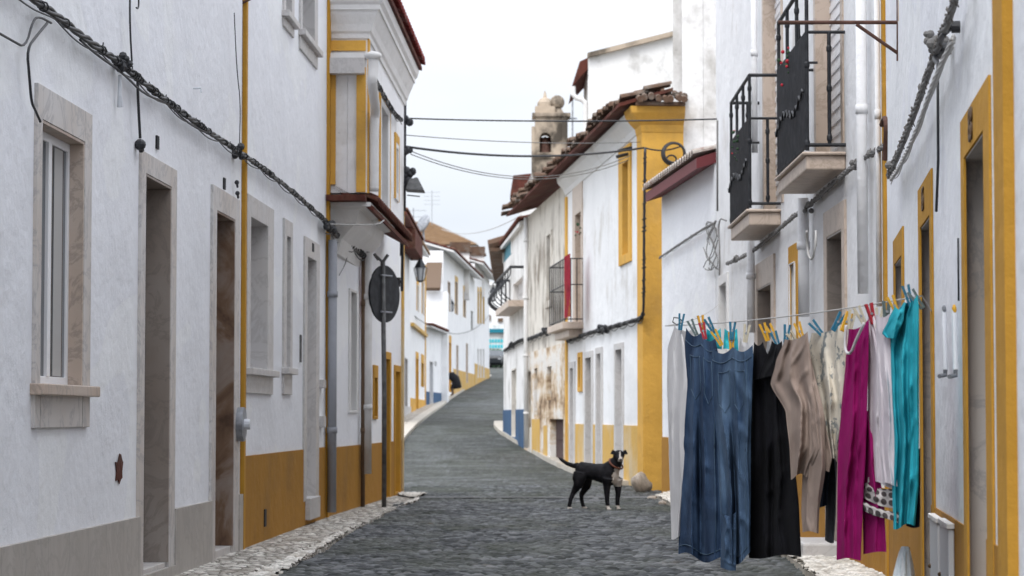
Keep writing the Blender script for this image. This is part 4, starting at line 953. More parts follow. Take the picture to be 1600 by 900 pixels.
# tall block behind
T8 = House('tall plain white block rising behind the low maroon eaved house', (xat(1068, 34.6), 34.6), (xat(1071, 35.9), 35.9), 1, 9.0, wall='white_stained', depth=6, t=.3)
def t8x(mb): mb.prism([(xat(1053, 36), 35.95), (9, 35.95), (9, 44), (xat(1057, 44), 44)], 3, 9.0)
T8.wall(t8x); T8.part('roof', 0, T8.L, -6, .1, 9.0, 9.12, 'tile_red')
T9 = House('white rear wall with grey stained sloping top behind the old tile roof', (xat(920, 56), 56), (xat(920, 56) + .02, 60), 1, 9.0, wall='white_stained', depth=2.4, t=.3)
def t9x(mb):
    a = at(920, 85, 56); b = at(1056, 50, 56); mb.hexa([(a.x, 56, 8.9), (b.x, 56, 8.9), (b.x, 60, 8.9), (a.x, 60, 8.9), (a.x, 56, a.z), (b.x, 56, b.z), (b.x, 60, b.z), (a.x, 60, a.z)])
    mb.box((a.x + 2.3, 56.02, 1), (b.x, 60, 8.95))
T9.wall(t9x)
a = at(918, 86, 55.9); b = at(1056, 51, 55.9); mb = MB(); mb.hexa([(a.x, 55.85, a.z - .06), (b.x, 55.85, b.z - .06), (b.x, 56.2, b.z - .06), (a.x, 56.2, a.z - .06), (a.x, 55.85, a.z + .05), (b.x, 55.85, b.z + .05), (b.x, 56.2, b.z + .05), (a.x, 56.2, a.z + .05)]); mb.build('coping', M['ruin_b'], T9.e)
a = at(900, 100, 57); mb = MB(); z = a.z
q = [at(893, 138, 57), at(921, 108, 57), at(921, 92, 57), at(905, 100, 57)]
mb.hexa([(q[0].x, 56.6, q[0].z), (q[1].x, 56.6, q[1].z), (q[1].x, 60, q[1].z), (q[0].x, 60, q[0].z), (q[3].x, 56.6, q[3].z), (q[2].x, 56.6, q[2].z), (q[2].x, 60, q[2].z), (q[3].x, 60, q[3].z)]); mb.build('side_eave', M['redbrown'], T9.e)
mb = MB(); mb.tube(smoothpath([at(895, 135, 56.4), at(896, 152, 56.4), at(914, 157, 56.4), at(915, 172, 56.4), at(915, 240, 56.4)], 1), .06, 8); mb.build('gutter_pipe', M['stone_white'], T9.e)
# far little red eaved gable left of the ruined house
e = empty('rear_house', 'small white house with dark red eave peeping out left of the old tile roof', 'house', (xat(822, 58), 58, G(58)))
mb = MB(); a = at(812, 275, 63); b = at(838, 275, 63); mb.box((a.x, 63, 2), (b.x, 66, a.z)); mb.build('wall', M['stone_white'], e)
mb = MB(); q = [at(797, 305, 62.8), at(815, 303, 62.8), at(830, 271, 62.8), at(802, 274, 62.8)]
mb.v += [v.copy() for v in q] + [v + Vector((0, 3, 0)) for v in q]; mb.f += [(0, 1, 2, 3), (7, 6, 5, 4), (0, 1, 5, 4), (1, 2, 6, 5), (2, 3, 7, 6), (3, 0, 4, 7)]; mb.m += [0] * 6; mb.build('roof', M['redbrown'], e)

# ------------------------------------------------------------------ belfry
BY = 84.0
def bp(px, py): q = at(px, py, BY); return q.x, q.z
e = empty('belfry', 'crumbling white bell tower with arched opening and stone ball finials above the old tile roof', 'bell tower', (xat(862, BY), BY, G(BY)))
x0, z1 = bp(836, 182); x1, _ = bp(887, 182); xa, za = bp(843, 238); xb, zb = bp(861, 207); dpt = 1.0
mb = MB()
mb.box((x0, BY, 2), (x1, BY + dpt, za - .0)); mb.box((x0, BY, za), (xa, BY + dpt, z1)); mb.box((xb, BY, za), (x1, BY + dpt, z1))
zs = zb; n = 8; cx = (xa + xb) / 2; rr = (xb - xa) / 2
for k in range(n):
    t0, t1 = math.pi * k / n, math.pi * (k + 1) / n
    A0 = (cx - rr * math.cos(t0), zs - rr + rr * math.sin(t0)); A1 = (cx - rr * math.cos(t1), zs - rr + rr * math.sin(t1))
    mb.hexa([(A0[0], BY, A0[1]), (A1[0], BY, A1[1]), (A1[0], BY + dpt, A1[1]), (A0[0], BY + dpt, A0[1]), (A0[0], BY, z1), (A1[0], BY, z1), (A1[0], BY + dpt, z1), (A0[0], BY + dpt, z1)])
mb.build('wall', M['ruin_b'], e)
mb = MB(); mb.box((x0 - .08, BY - .08, za - .2), (x1 + .08, BY - .001, za - .06)); mb.build('moulding', M['ruin_b'], e); mb = MB(); mb.box((x0 - .1, BY - .1, z1), (x1 + .1, BY + dpt, z1 + .12)); mb.build('moulding', M['ruin_b'], e)
mb = MB(); mb.box((x0 - .12, BY - .05, za - .06 - 1.0), (x0 - .001, BY + .6, za + .9)); mb.build('pilaster', M['ruin_b'], e); mb = MB(); mb.box((x1 - .2, BY - .07, za), (x1 - .05, BY - .002, z1)); mb.build('pilaster', M['ruin_b'], e)
mb = MB(); q = bp(854, 150); mb.prism([(q[0] - .4, BY + .1), (q[0] + .3, BY + .1), (q[0] + .3, BY + .8), (q[0] - .4, BY + .8)], z1 + .12, z1 + .38); mb.ball((q[0] - .05, BY + .4, z1 + .45), .28, (1, 1, 1), 8); mb.tube([(q[0] - .05, BY + .4, z1 + .5), (q[0] - .05, BY + .4, z1 + .95)], [.15, .02], 6); mb.build('finial', M['ruin_b'], e)
mb = MB(); q = bp(871, 160); mb.tube([(q[0], BY + .4, z1 + .1), (q[0], BY + .4, q[1] - .15)], [.28, .14], 8); mb.ball((q[0], BY + .4, q[1] + .05), .26, n=12); mb.build('finial', M['ruin_b'], e, label='round stone ball finial')
mb = MB(); q = bp(852, 225); mb.tube([(q[0], BY + .4, q[1] - .42), (q[0], BY + .4, q[1] - .3), (q[0], BY + .4, q[1] + .1), (q[0], BY + .4, q[1] + .22), (q[0], BY + .4, q[1] + .3)], [.26, .22, .15, .10, .03], 12); mb.build('bell', M['rust'], e, smooth=True)
mb = MB(); mb.box((xa, BY + .6, za), (xb, BY + .66, zs - .1)); mb.build('shutter', M['redbrown'], e)
q = bp(888, 230); mb = MB(); mb.tube([(q[0] + .15, BY, z1 - 3), (q[0] + .15, BY, z1 + .9)], .03, 5); mb.box((q[0] + .05, BY, z1 - .1), (q[0] + .3, BY + .05, z1 - .04)); tag(mb.build('antenna', M['galv'], origin=(q[0] + .15, BY, z1 - 3)), 'thin aerial mast beside the bell tower', 'antenna')

# ------------------------------------------------------------------ end of the street
EY = 228.0
e = empty('end_house', 'white building closing the far end of the street', 'house', (xat(772, 240), 240, G(240)))
mb = MB(); mb.box((xat(740, 240), 240, G(240) - 1), (xat(830, 240), 250, at(772, 446, 240).z)); mb.build('wall', M['white_far'], e)
mb = MB(); mb.box((xat(740, 239), 239.5, at(772, 446, 240).z), (xat(830, 240), 250.5, at(772, 441, 240).z)); mb.build('roof', M['stone_white'], e)
for a, b, c, d_ in ((764, 767, 492, 501), (778, 786, 497, 503)): p, q = at(a, c, 239.9), at(b, d_, 239.9); mb = MB(); mb.box((p.x, 239.8, q.z), (q.x, 239.99, p.z)); mb.build('window', M['wood_b'], e)
e = empty('turquoise_building', 'pale building with rows of turquoise shutters at the far end of the street', 'building', (xat(774, EY), EY, G(EY)))
mb = MB(); mb.box((xat(755, EY), EY, G(EY) - 1), (xat(800, EY), EY + 8, at(772, 508, EY).z)); mb.build('wall', M['white_stained'], e)
mb = MB(); mb.box((xat(755, EY), EY - .4, at(772, 520, EY).z), (xat(790, EY), EY - .001, at(772, 514, EY).z)); mb.build('awning', M['teal_paint'], e)
for r in range(5):
    for k in range(5):
        p = at(764 + k * 4.6, 530 + r * 8.5, EY); mb = MB(); mb.box((p.x, EY - .06, p.z - .32), (p.x + .2, EY - .001, p.z)); mb.build('window', M['f_aqua'], e)
R = random.Random(5); mb = MB(); q0 = at(772, 562, EY - 8)
for k in range(900):
    p = Vector((xat(772, EY - 8) + R.gauss(0, .55), EY - 8 + R.gauss(0, .6), G(EY - 8) + R.uniform(0, 1.7))); d = Vector((R.gauss(0, 1), R.gauss(0, 1), R.gauss(0, 1))).normalized() * .13; s_ = d.orthogonal().normalized() * .09
    mb.quad(p - d, p + s_, p + d, p - s_)
e = empty('shrub', 'dark shrub growing before the turquoise shuttered building', 'shrub', (xat(772, EY - 8), EY - 8, G(EY - 8)))
mb.build('foliage', M['leaf'], e); mb = MB(); mb.tube([(xat(772, EY - 8), EY - 8, G(EY - 8)), (xat(772, EY - 8), EY - 8, G(EY - 8) + 1)], [.06, .02], 6); mb.build('stem', M['wood_b'], e)
def car(px, y, rot, label):
    x = xat(px, y); g = G(y); e = empty('parked_car', label, 'car', (x, y, g), 0, 'dark cars at the end of the street'); W_ = .85
    sec = [(-2.0, .35, .75, .72), (-1.9, .25, .92, .8), (-1.2, .22, .98, .85), (.9, .22, 1.0, .85), (1.9, .28, .9, .8), (2.05, .4, .75, .7)]
    mb = MB(); rings = []
    for yy, z0, z1, hw in sec:
        i = len(mb.v); mb.v += [Vector((x + a * hw, y + yy, g + z)) for a, z in ((-1, z0), (1, z0), (1.03, (z0 + z1) / 2), (.93, z1), (-.93, z1), (-1.03, (z0 + z1) / 2))]; rings.append(i)
    for a, b in zip(rings, rings[1:]):
        for k in range(6): mb.f.append((a + k, a + (k + 1) % 6, b + (k + 1) % 6, b + k)); mb.m.append(0)
    mb.f.append(tuple(rings[0] + k for k in range(6))); mb.f.append(tuple(rings[-1] + k for k in range(6))); mb.m += [0, 0]; body = mb.build('body', M['carpaint'], e, bevel=.04)
    mb = MB(); mb.hexa([(x - .75, y - 1.3, g + .97), (x + .75, y - 1.3, g + .97), (x + .75, y + 1.6, g + .97), (x - .75, y + 1.6, g + .97), (x - .58, y - .7, g + 1.42), (x + .58, y - .7, g + 1.42), (x + .6, y + 1.1, g + 1.42), (x - .6, y + 1.1, g + 1.42)]); mb.build('window', M['glass'], e, bevel=.03)
    for sx in (-1, 1):
        mb = MB(); mb.ball((x + sx * .6, y - 1.96, g + .68), .12, (1.3, .4, .8)); mb.build('headlight', M['lampglass'], e)
        for yy in (-1.25, 1.25): mb = MB(); mb.tube([(x + sx * .68, y + yy, g + .31), (x + sx * .86, y + yy, g + .31)], .31, 14); mb.build('wheel', M['rubber'], e)
car(768, 196, 0, 'dark parked car at the far end of the street, nearer the left houses')
car(781, 204, 0, 'dark parked car at the far end of the street, farther and to the right')

# ------------------------------------------------------------------ lanterns, dish, sign, pole things
def lantern(px, ytop, ybot, y, wallpx, label, H=None):
    t = at(px, ytop, y); b = at(px, ybot, y); h = t.z - b.z; x = t.x; r = h * .27
    wx = xat(wallpx, y); e = empty('wall_lantern', label, 'lantern', (wx, y, t.z + h * .2), 0, 'wall lanterns along the street')
    mb = MB(); mb.tube(smoothpath([(wx, y, t.z - h * .1), (wx + (x - wx) * .3, y, t.z + h * .22), (x, y, t.z + h * .22), (x, y, t.z)], 2), h * .035, 6); mb.tube([(wx, y, t.z + h * .2), (x, y, t.z + h * .18)], h * .025, 5); mb.build('bracket', M['iron'], e)
    mb = MB(); z = t.z
    mb.tube([(x, y, z - h * .42), (x, y, z - h * .38), (x, y, z - h * .15), (x, y, z - h * .08), (x, y, z)], [r * 1.1, r, r * .5, r * .32, r * .12], 6); mb.build('cap', M['iron'], e)
    mb = MB(); mb.tube([(x, y, b.z + h * .06), (x, y, z - h * .42)], [r * .55, r * .95], 6); mb.build('lamp_glass', M['lampglass'], e)
    mb = MB()
    for k in range(6):
        a = 6.283 * k / 6; c, s_ = math.cos(a), math.sin(a); mb.tube([(x + c * r * .57, y + s_ * r * .57, b.z + h * .05), (x + c * r, y + s_ * r, z - h * .42)], h * .018, 4)
    mb.tube([(x, y, b.z), (x, y, b.z + h * .07)], [r * .3, r * .6], 6); mb.build('frame', M['iron'], e)
lantern(657, 403, 441, 80, 641, 'black wall lantern with frosted glass, largest and leftmost of the far lanterns')
lantern(705, 467, 487, 109, 697, 'small black wall lantern on the large white far left house')
lantern(770.5, 447, 471, 61.5, 788, 'black wall lantern hanging left of the blue dado house')
e = empty('satellite_dish', 'grey satellite dish on the roof above the ochre edged house', 'satellite dish', at(662, 370, 92))
c = at(661, 349, 92); mb = MB(); rot = Matrix.Rotation(.5, 3, 'Y') @ Matrix.Rotation(.9, 3, 'Z'); mb.ball(c, .38, (.18, .7, 1.0), 14, rot=rot); mb.build('dish', M['galv'], e, smooth=True)
mb = MB(); mb.tube([c, at(662, 375, 92), at(662, 392, 92)], .05, 6); mb.build('mast', M['galv'], e)
for px, y0, y1, y in ((675, 298, 352, 150), (646, 325, 360, 95)):
    a, b = at(px, y0, y), at(px, y1, y); mb = MB(); mb.tube([b, a], .018, 5)
    for k in range(4): mb.tube([a + Vector((-.5 + .0 * k, 0, -.1 - .25 * k)), a + Vector((.5, 0, -.1 - .25 * k))], .009, 4)
    tag(mb.build('antenna', M['galv'], origin=b), 'thin television aerial above the %s' % ('tan hipped roof' if px == 675 else 'ochre edged house roof'), 'antenna')
# round sign seen from behind
SY = 27.7; pb = ground(600, 798); SY = pb.y; px0 = pb.x
e = empty('road_sign', 'round road sign seen from its dark back on a weathered pole by the left houses', 'road sign', (px0, SY, G(SY)))
mb = MB(); top = at(598, 410, SY); mb.tube([(px0, SY, G(SY) - .02), (px0, SY, G(SY) + 1.3), (top.x, SY, top.z)], .028, 10); mb.build('pole', M['pole'], e, smooth=True)
c = at(600, 459, SY); rot = Matrix.Rotation(math.radians(-62 + 0), 3, 'Z'); rr = 45 * SY / F
mb = MB(); ax = Vector((math.sin(math.radians(-62)), math.cos(math.radians(-62)), 0)); cc = Vector((c.x + .0, SY + .05, c.z)); mb.tube([cc - ax * .012, cc + ax * .012], rr, 36); disc = mb.build('disc', M['iron'], e, smooth=False)
mb = MB(); mb.tube([cc + ax * .0125, cc + ax * .0135], rr * .97, 36); mb.build('face', M['p_red'], e)
mb = MB(); sd = ax.cross(Vector((0, 0, 1)))
for z in (-.21, .21): mb.tube([cc - ax * .03 + Vector((0, 0, z)) - sd * .12, cc - ax * .03 + Vector((0, 0, z)) + sd * .12], .012, 6)
mb.build('bracket', M['galv'], e)
mb = MB(); mb.tube([top, top + Vector((-.10, .02, .10))], .016, 6); mb.tube([top, top + Vector((.06, 0, .09))], .02, 6); mb.tube([top + Vector((-.1, .02, .1)), top + Vector((-.05, .02, .03))], .02, 6); mb.build('bracket', M['pole'], e)
p = at(621, 440, SY + 1.2); e2_ = empty('camera_box', 'small black box on the wall just right of the round sign', 'wall box', p); mb = MB(); mb.box((p.x - .12, p.y, p.z - .05), (p.x + .03, p.y + .25, p.z + .05)); mb.tube([p, (xat(628, p.y), p.y, p.z)], .02, 6); mb.build('box', M['iron'], e2_)
# insulator pole with street lamp on corner house
PY = 30.3
def lp(px, py, y=PY): return at(px, py, y)
e = empty('cable_riser', 'black cable riser with insulators climbing the far corner of the jettied house', 'cable riser', lp(631, 450))
mb = MB(); mb.tube([lp(628, 455), lp(630, 300), lp(631, 190)], .018, 8); mb.tube([lp(626, 400), lp(627, 250), lp(631, 175)], .012, 6); mb.tube([lp(632, 330), lp(633, 150)], .02, 6); mb.build('riser_pipe', M['cable'], e, smooth=True)
R = random.Random(11); mb = MB()
for px, py, r in ((640, 191, .05), (634, 185, .04), (636, 235, .04), (632, 237, .05), (641, 236, .03), (635, 268, .06), (631, 275, .06), (640, 272, .05), (645, 268, .045), (637, 285, .07), (650, 280, .03), (628, 262, .05)):
    mb = MB(); mb.ball(lp(px, py), r, (1, 1, R.uniform(.8, 1.4)), 8); mb.build('insulator', M['cable'], e, smooth=True)
for a_, b_ in (((626, 234), (645, 234)), ((622, 184), (640, 188))): mb = MB(); mb.tube([lp(*a_), lp(*b_)], .022, 6); mb.build('crossarm', M['cable'], e)
e = empty('street_lamp', 'wide grey shaded street lamp hung beside the cable riser on the left corner', 'street lamp', lp(632, 290))
mb = MB(); a0, a1, t0, t1 = lp(634, 298), lp(664, 300), lp(640, 280), lp(653, 278)
mb.hexa([(a0.x, PY - .2, a0.z), (a1.x, PY - .2, a1.z), (a1.x, PY + .2, a1.z), (a0.x, PY + .2, a0.z), (t0.x, PY - .07, t0.z), (t1.x, PY - .07, t1.z), (t1.x, PY + .07, t1.z), (t0.x, PY + .07, t0.z)]); mb.build('lamp_shade', M['pole'], e, bevel=.01)
mb = MB(); mb.tube([lp(631, 290), lp(645, 282)], .018, 6); mb.tube([lp(636, 305), lp(656, 307)], .008, 5); mb.build('arm', M['galv'], e)

# ------------------------------------------------------------------ wires across the street
ra = lp(640, 187)
X5 = lambda px, py, o=.05: onplane(px, py, R5.P0 + R5.nrm * o, R5.nrm)
wires = [((640, 185), at(1120, 186, 28.8), .010, 'highest'), ((634, 211), X5(1000, 222), .006, 'second'), ((634, 229), X5(1006, 231), .016, 'thick middle'), ((642, 236), X5(985, 243), .006, 'fourth'), ((642, 241), X5(982, 250), .006, 'lowest')]
for (a, b, r, nm), dr in zip(wires, (.03, .05, .12, .32, .30)):
    A_ = lp(*a); cable('%s of the dark wires spanning the street between the corner houses' % nm, sag(A_, b, dr, 24), r, 'cable' if r > .009 else 'cable_grey', 'overhead_wire', 'wire', 'wires strung across the street')
cable('faint thin wire rising from the far roofs to the right', sag(at(690, 358, 90), at(815, 336, 60), .3), .012, 'cable_pale', 'overhead_wire', 'wire')
cable('thin dark wire looping across the front of the far left row', sag(at(640, 488, 83), at(765, 492, 138), .9), .015, 'cable_grey', 'overhead_wire', 'wire')
for px, py in ((972, 243), (975, 234)):
    p = X5(px, py, .12); mb = MB(); mb.tube([p - Vector((.09, 0, .02)), p + Vector((.12, 0, .03))], .025, 8); tag(mb.build('wire_splice', M['cable'], origin=p), 'black splice sleeve on the %s wire by the ochre framed window' % ('lower' if py > 240 else 'upper'), 'splice', 'wire splices')
# coil on the ochre pilaster
c = at(1052, 241, 34.35); mb = MB()
mb.tube([c + Vector((math.cos(t), 0, math.sin(t))) * (.17 - .012 * t / 6.28) + Vector((0, -.01 * t, 0)) for t in [k * .3 for k in range(60)]], .016, 6)
c2 = c + Vector((-.03, -.05, -.08)); mb.tube([c2 + Vector((math.cos(t) * .07, 0, math.sin(t) * .06)) for t in [k * .4 for k in range(17)]], .014, 6)
mb.tube(sag(c + Vector((.12, 0, .12)), at(1008, 231, 34.3), .05), .012, 6)
tag(mb.build('cable_coil', M['cable'], origin=c, smooth=True), 'coil of black cable on the ochre pilaster', 'cable coil')
# R5 cable down and along
bundle('black cable running down beside the ochre pilaster then along the right facades', [X5(1008, 232), X5(1006.5, 350), X5(1006, 480), X5(1004, 497), X5(985, 503), X5(940, 515), X5(912, 523), X5(886, 533)], .026, seed=4, lump=[(X5(938, 514), .09), (X5(948, 514), .08)])
R6p = lambda px, py: R6.P(px, py, .06)
bundle('black cable crossing the ruined facade and the blue dado house', [R6p(884, 506), R6p(873, 511), R6p(850, 520), R6p(822, 532), R7.P(815, 530, .06), R7.P(800, 540, .06), R7.P(788, 548, .06)], .03, seed=5, lump=[(R6p(876, 510), .12), (R6p(852, 518), .1), (R7.P(800, 540, .06), .1)])
# left bundle
LP_ = lambda px, py, o=.05: (A if px < 379 else B).P(px, py, o)
bundle('thick black lashed cable bundle sloping along the upper left facades', [LP_(-40, -65), LP_(50, -2), LP_(85, 22), LP_(130, 58), LP_(190, 100), LP_(240, 142), LP_(300, 187), LP_(340, 215), LP_(375, 238), LP_(410, 262), LP_(450, 293), LP_(490, 328), LP_(514, 350)], .017, 'cable', seed=2, lump=[(LP_(190, 98), .07), (LP_(374, 238), .075), (LP_(514, 352), .09)], fuzz=.12)
bundle('dark cable continuing under the jetty of the third left house', [B.P(509, 352, .08), Cc.P(530, 370, .06), Cc.P(550, 385, .06), Cc.P(572, 402, .06)], .028, seed=8, lump=[(Cc.P(570, 402, .06), .07)])
wl = [('thin wire dangling across the wall left of the marble window', [LP_(-10, 47), LP_(20, 64), LP_(40, 75), LP_(52, 30), LP_(62, 26), LP_(80, 36)], .006),
      ('thin wire from the left bundle down to the marble window lintel', [LP_(74, 36), LP_(58, 55), LP_(42, 76), LP_(46, 120), LP_(49, 160), LP_(55, 172), LP_(63, 190)], .007),
      ('vertical thin wire rising above the left bundle junction', [LP_(206, 96), LP_(203, 40), LP_(203, -15)], .006),
      ('small wire loop at the top of the first left wall', [LP_(213, 12), LP_(216, 14), LP_(217, 4), LP_(216, -8)], .005),
      ('slack grey cable drooping under the left bundle', [LP_(125, 62), LP_(150, 85), LP_(190, 112), LP_(225, 148), LP_(262, 160), LP_(290, 190), LP_(320, 207), LP_(345, 215)], .007),
      ('grey cable dropping from the bundle toward the first door', [LP_(215, 128), LP_(216, 160), LP_(219, 216)], .009),
      ('thin wire running down from the iron rod on the left wall', [LP_(366, 20), LP_(370, 110), LP_(376, 160), LP_(374, 232)], .004),
      ('pale thin wire hanging under the jetty corner', [Cc.P(515, 350, .1), J.P(590, 352, .1), J.P(600, 344, .1)], .007),
      ('thin black wire running down the third left house beside the grey pipe', [Cc.P(545, 385, .04), Cc.P(541, 410, .04), Cc.P(530, 430, .04)], .005)]
for lb, pts, r in wl: cable(lb, smoothpath(pts), r, 'cable_pale' if 'pale' in lb else 'cable', 'wire', 'wire')
bundle('black cable rising from the jetty downpipe along the upper corner house wall', [J.P(583, 118, .1), J.P(600, 150, .08), J.P(616, 178, .06), J.P(628, 188, .06)], .02, seed=9)
for px, py, lb in ((219, 226, 'black round connector above the first left doorway'), (371, 302, 'black clip on the wall right of the second left doorway'), (370, 285, 'upper black clip on the wall right of the second left doorway')):
    p = LP_(px, py, .03); mb = MB(); rr = .035 if px == 219 else .018; mb.ball(p, rr, (1, 1, 1)); mb.tube([p, p + Vector((0, .05, -.03))], rr * .5, 6); tag(mb.build('connector', M['cable'], origin=p), lb, 'connector')
p = LP_(187, 150, .03); mb = MB(); mb.tube([p + Vector((0, 0, .12)), p, p + Vector((0, 0.02, -.06))], [.01, .014, .02], 7); tag(mb.build('hanging_plug', M['p_white'], origin=p), 'small white plug hanging from the left cable bundle', 'plug')
p = LP_(302, 138, .03); mb = MB(); mb.tube([p, p + Vector((.05, 0, 0)), p + Vector((.055, 0, -.03))], .007, 6); tag(mb.build('wall_hook', M['p_white'], origin=p), 'small white hook on the upper left wall', 'hook')
a, b = LP_(379, 10, 0), None; y_ = a.y; mb = MB(); mb.tube([at(392, -2, y_), at(349, 19, y_ - .0)], .010, 8); tag(mb.build('iron_rod', M['rust'], origin=a), 'rusty iron rod sticking out at the top of the left wall', 'rod')
c = A.P(376, 663, .04); e = empty('intercom', 'round blue grey meter box beside the ochre band on the left', 'meter box', c)
mb = MB(); mb.tube([c - A.nrm * .04, c + A.nrm * .03], .13, 20); mb.build('housing', M['galv'], e)
mb = MB(); mb.tube([c + A.nrm * .03, c + A.nrm * .075], .04, 12); mb.build('knob', M['p_white'], e)
# right grey cable tangle
R3p = lambda px, py, o=.05: (R3 if px > 1119 else R4).P(px, py, o)
bundle('grey weathered cable bundle running under the two iron balconies', [R3p(1031, 402), R3p(1075, 374), R3p(1110, 352), R3p(1135, 340)][:0] + [R3p(1135, 412), R3p(1160, 402), R3p(1190, 383), R3p(1225, 350), R3p(1262, 322), R3p(1300, 288), R3p(1330, 262), R3p(1360, 240), R3p(1384, 228)], .015, 'cable_grey', 'cable_dirty', seed=12, strands=4, lump=[(R3p(1262, 325), .06), (R3p(1150, 405), .05), (R3p(1335, 258), .05), (R3p(1360, 240), .04)], fuzz=.8)
bundle('thin grey cable sloping across the low maroon eaved house', [R3p(1030, 403), R3p(1070, 376), R3p(1100, 357), R3p(1117, 348)], .012, 'cable_grey', 'cable_grey', seed=13)
R = random.Random(21)
for k, lb in enumerate(('first', 'second', 'third')):
    mb = MB(); c = R3p(1106 + k * 4, 395 - k * 12, .04); pts = []
    for t in range(26): a = t * .5; pts.append(R3p(1112 - 12 * math.cos(a) * (1 - t / 40) + R.uniform(-2, 2), 385 + 38 * math.sin(a * .5 + k) + R.uniform(-3, 3), .04))
    mb.tube(smoothpath(pts, 1), .006, 5); tag(mb.build('wire_tangle', M['cable_grey'], origin=pts[0], smooth=True), '%s loop of grey wire tangled at the near end of the low house' % ('lowest', 'middle', 'uppermost')[k], 'wire', 'tangled wires at the low house')
cable('grey cable climbing from the tangle to the balcony house corner', smoothpath([R3p(1135, 345), R3p(1122, 340), R3p(1125, 400), R3p(1124, 430)]), .008, 'cable_grey', 'wire', 'wire')
cable('thin cable down the corner of the balcony house', [R3p(1121, 188), R3p(1121, 260), R3p(1121, 330)], .012, 'cable_grey', 'wire', 'wire')
R2p = lambda px, py, o=.06: R2.P(px, py, o)
bundle('fat fuzzy grey cable bundle climbing steeply on the near right wall', [R2p(1388, 275), R2p(1402, 245), R2p(1420, 200), R2p(1438, 150), R2p(1455, 100), R2p(1470, 60), R2p(1490, 10), R2p(1500, -30)], .016, 'cable_grey', 'cable_dirty', seed=14, strands=4, fuzz=1.2, lump=[(R2p(1392, 262), .05), (R2p(1462, 75), .055), (R2p(1448, 60), .04)])
bundle('pale smooth cables alongside the fuzzy grey bundle on the right', [R2p(1392, 280), R2p(1410, 255), R2p(1440, 185), R2p(1460, 125), R2p(1475, 92), R2p(1490, 60)], .012, 'cable_pale', 'cable_grey', wraps=False, seed=15, strands=4)
for px, py, lb in ((1500, 42, 'upper black cable gland on the near right wall'), (1486, 76, 'lower black cable gland on the near right wall')):
    p = R2p(px, py, .01); mb = MB(); mb.tube([p, p + R2.nrm * .03], .022, 12); mb.tube(smoothpath([p + R2.nrm * .03, p + R2.nrm * .05 + Vector((0, .1, -.02)), R2p(1468, py + 25)]), .010, 6); tag(mb.build('cable_gland', M['cable'], origin=p), lb, 'cable gland', 'cable glands')
cable('thin black cable down the near right wall between the ochre doorways', [R2p(1465, 90, .02), R2p(1466, 250, .02), R2p(1463, 330, .02)], .006, 'cable', 'wire', 'wire')
lc = R3p(1278, 383, .2); cable('small grey loop hanging beside the stone door under the near balcony', [lc + Vector((-.01 * t, .11 * math.cos(t), .10 * math.sin(t))) for t in [k * .35 for k in range(23)]], .009, 'cable_pale', 'wire', 'wire')
p = R2p(1383, 195, .02); e = empty('wall_hook', 'rusty hooked bracket on the ochre band between the right houses', 'hook', p)
mb = MB(); mb.tube(smoothpath([R3p(1378, 195), R3p(1383, 182), R3p(1386, 195), R3p(1383, 250)]), .018, 7); mb.build('hook', M['rust'], e)
# meter box and conduits on R2
for k, (x0_, x1_) in enumerate(((1464, 1476), (1480, 1494))):
    e = empty('meter_box', 'tall white meter box low on the ochre dado, %s of the pair' % ('left', 'right')[k], 'meter box', R2.P((x0_ + x1_) / 2, 1000, .05), 0, 'pair of white meter boxes')
    u0, u1 = R2.u(x1_, 850), R2.u(x0_, 850); vt = R2.v((x0_ + x1_) / 2, 806 + k * 8); mb = MB(); R2.bx(mb, u0, u1, .0065, .03, vt - .55, vt - .02); mb.build('housing', M['p_white'], e, bevel=.006)
    mb = MB(); R2.bx(mb, u0 - .01, u1 + .01, .0065, .036, vt - .02, vt); mb.build('lid', M['stone_white'], e, bevel=.003)
    mb = MB(); mb.ball(R2.W(u1 - .05, .032, vt - .22), .010); mb.build('lock', M['digit'], e)
for k, px in enumerate((1475, 1491)):
    e = empty('wall_conduit', 'pale vertical holder with hooked foot on the right wall, %s one' % ('left', 'right')[k], 'conduit', R2p(px, 580, .02), 0, 'pair of pale wall holders')
    a, b = R2p(px, 484, .025), R2p(px + 2, 578, .025); mb = MB(); mb.tube([a, b], .010, 8); mb.build('tube', M['p_white'], e)
    mb = MB(); mb.ball(a, .009, (1, 1.6, 2.2)); mb.build('cap', M['p_yellow' if k else 'galv'], e); mb = MB(); mb.tube([b, b + Vector((0, 0, -.02)), b + Vector((-.03, -.04, -.025))], .009, 6); mb.build('foot', M['galv'], e)
cable('thin dark wire beside the right wall holders', [R2p(1497, 372, .01), R2p(1498, 470, .01)], .004, 'cable', 'wire', 'wire')
# boulder and stones
def rock(px, py, r, sc, label, y=None):
    g = ground(px, py)
    if y: g = Vector((xat(px, y), y, G(y)))
    R = random.Random(int(px)); mb = MB(); mb.ball((g.x, g.y, g.z + r * sc[2] * .75), r, sc, 14)
    for v in mb.v: v += Vector((1, 1, 1)) * .0 + (v - Vector((g.x, g.y, g.z))) * .5 * mnoise.noise(v * 6)
    o = mb.build('boulder', M['boulder'], origin=(g.x, g.y, g.z), smooth=True, weld=True); tag(o, label, 'stone'); return o
rock(1002, 760, .145, (.95, .8, 1.0), 'rounded pale boulder guarding the foot of the ochre pilaster', 33.9)
rock(1022, 783, .07, (1.1, .9, .6), 'small flat stone by the road edge before the ochre pilaster')
rock(1038, 790, .07, (1.2, .9, .55), 'flat stone nearest the white trousers at the road edge')
# doorstep right
p = ground(1290, 868); mb = MB(); u_ = R3.u(1330, 860); v_ = R3.base
q = [R3.W(R3.u(1322, 700), .0, 0), R3.W(R3.u(1270, 700), .0, 0)]
mb = MB(); R3.bx(mb, R3.u(1318, 700), R3.u(1296, 700), .013, .30, v_, v_ + .17); e_ = mb.build('doorstep', M['stone_grey'], R3.e, bevel=.02)

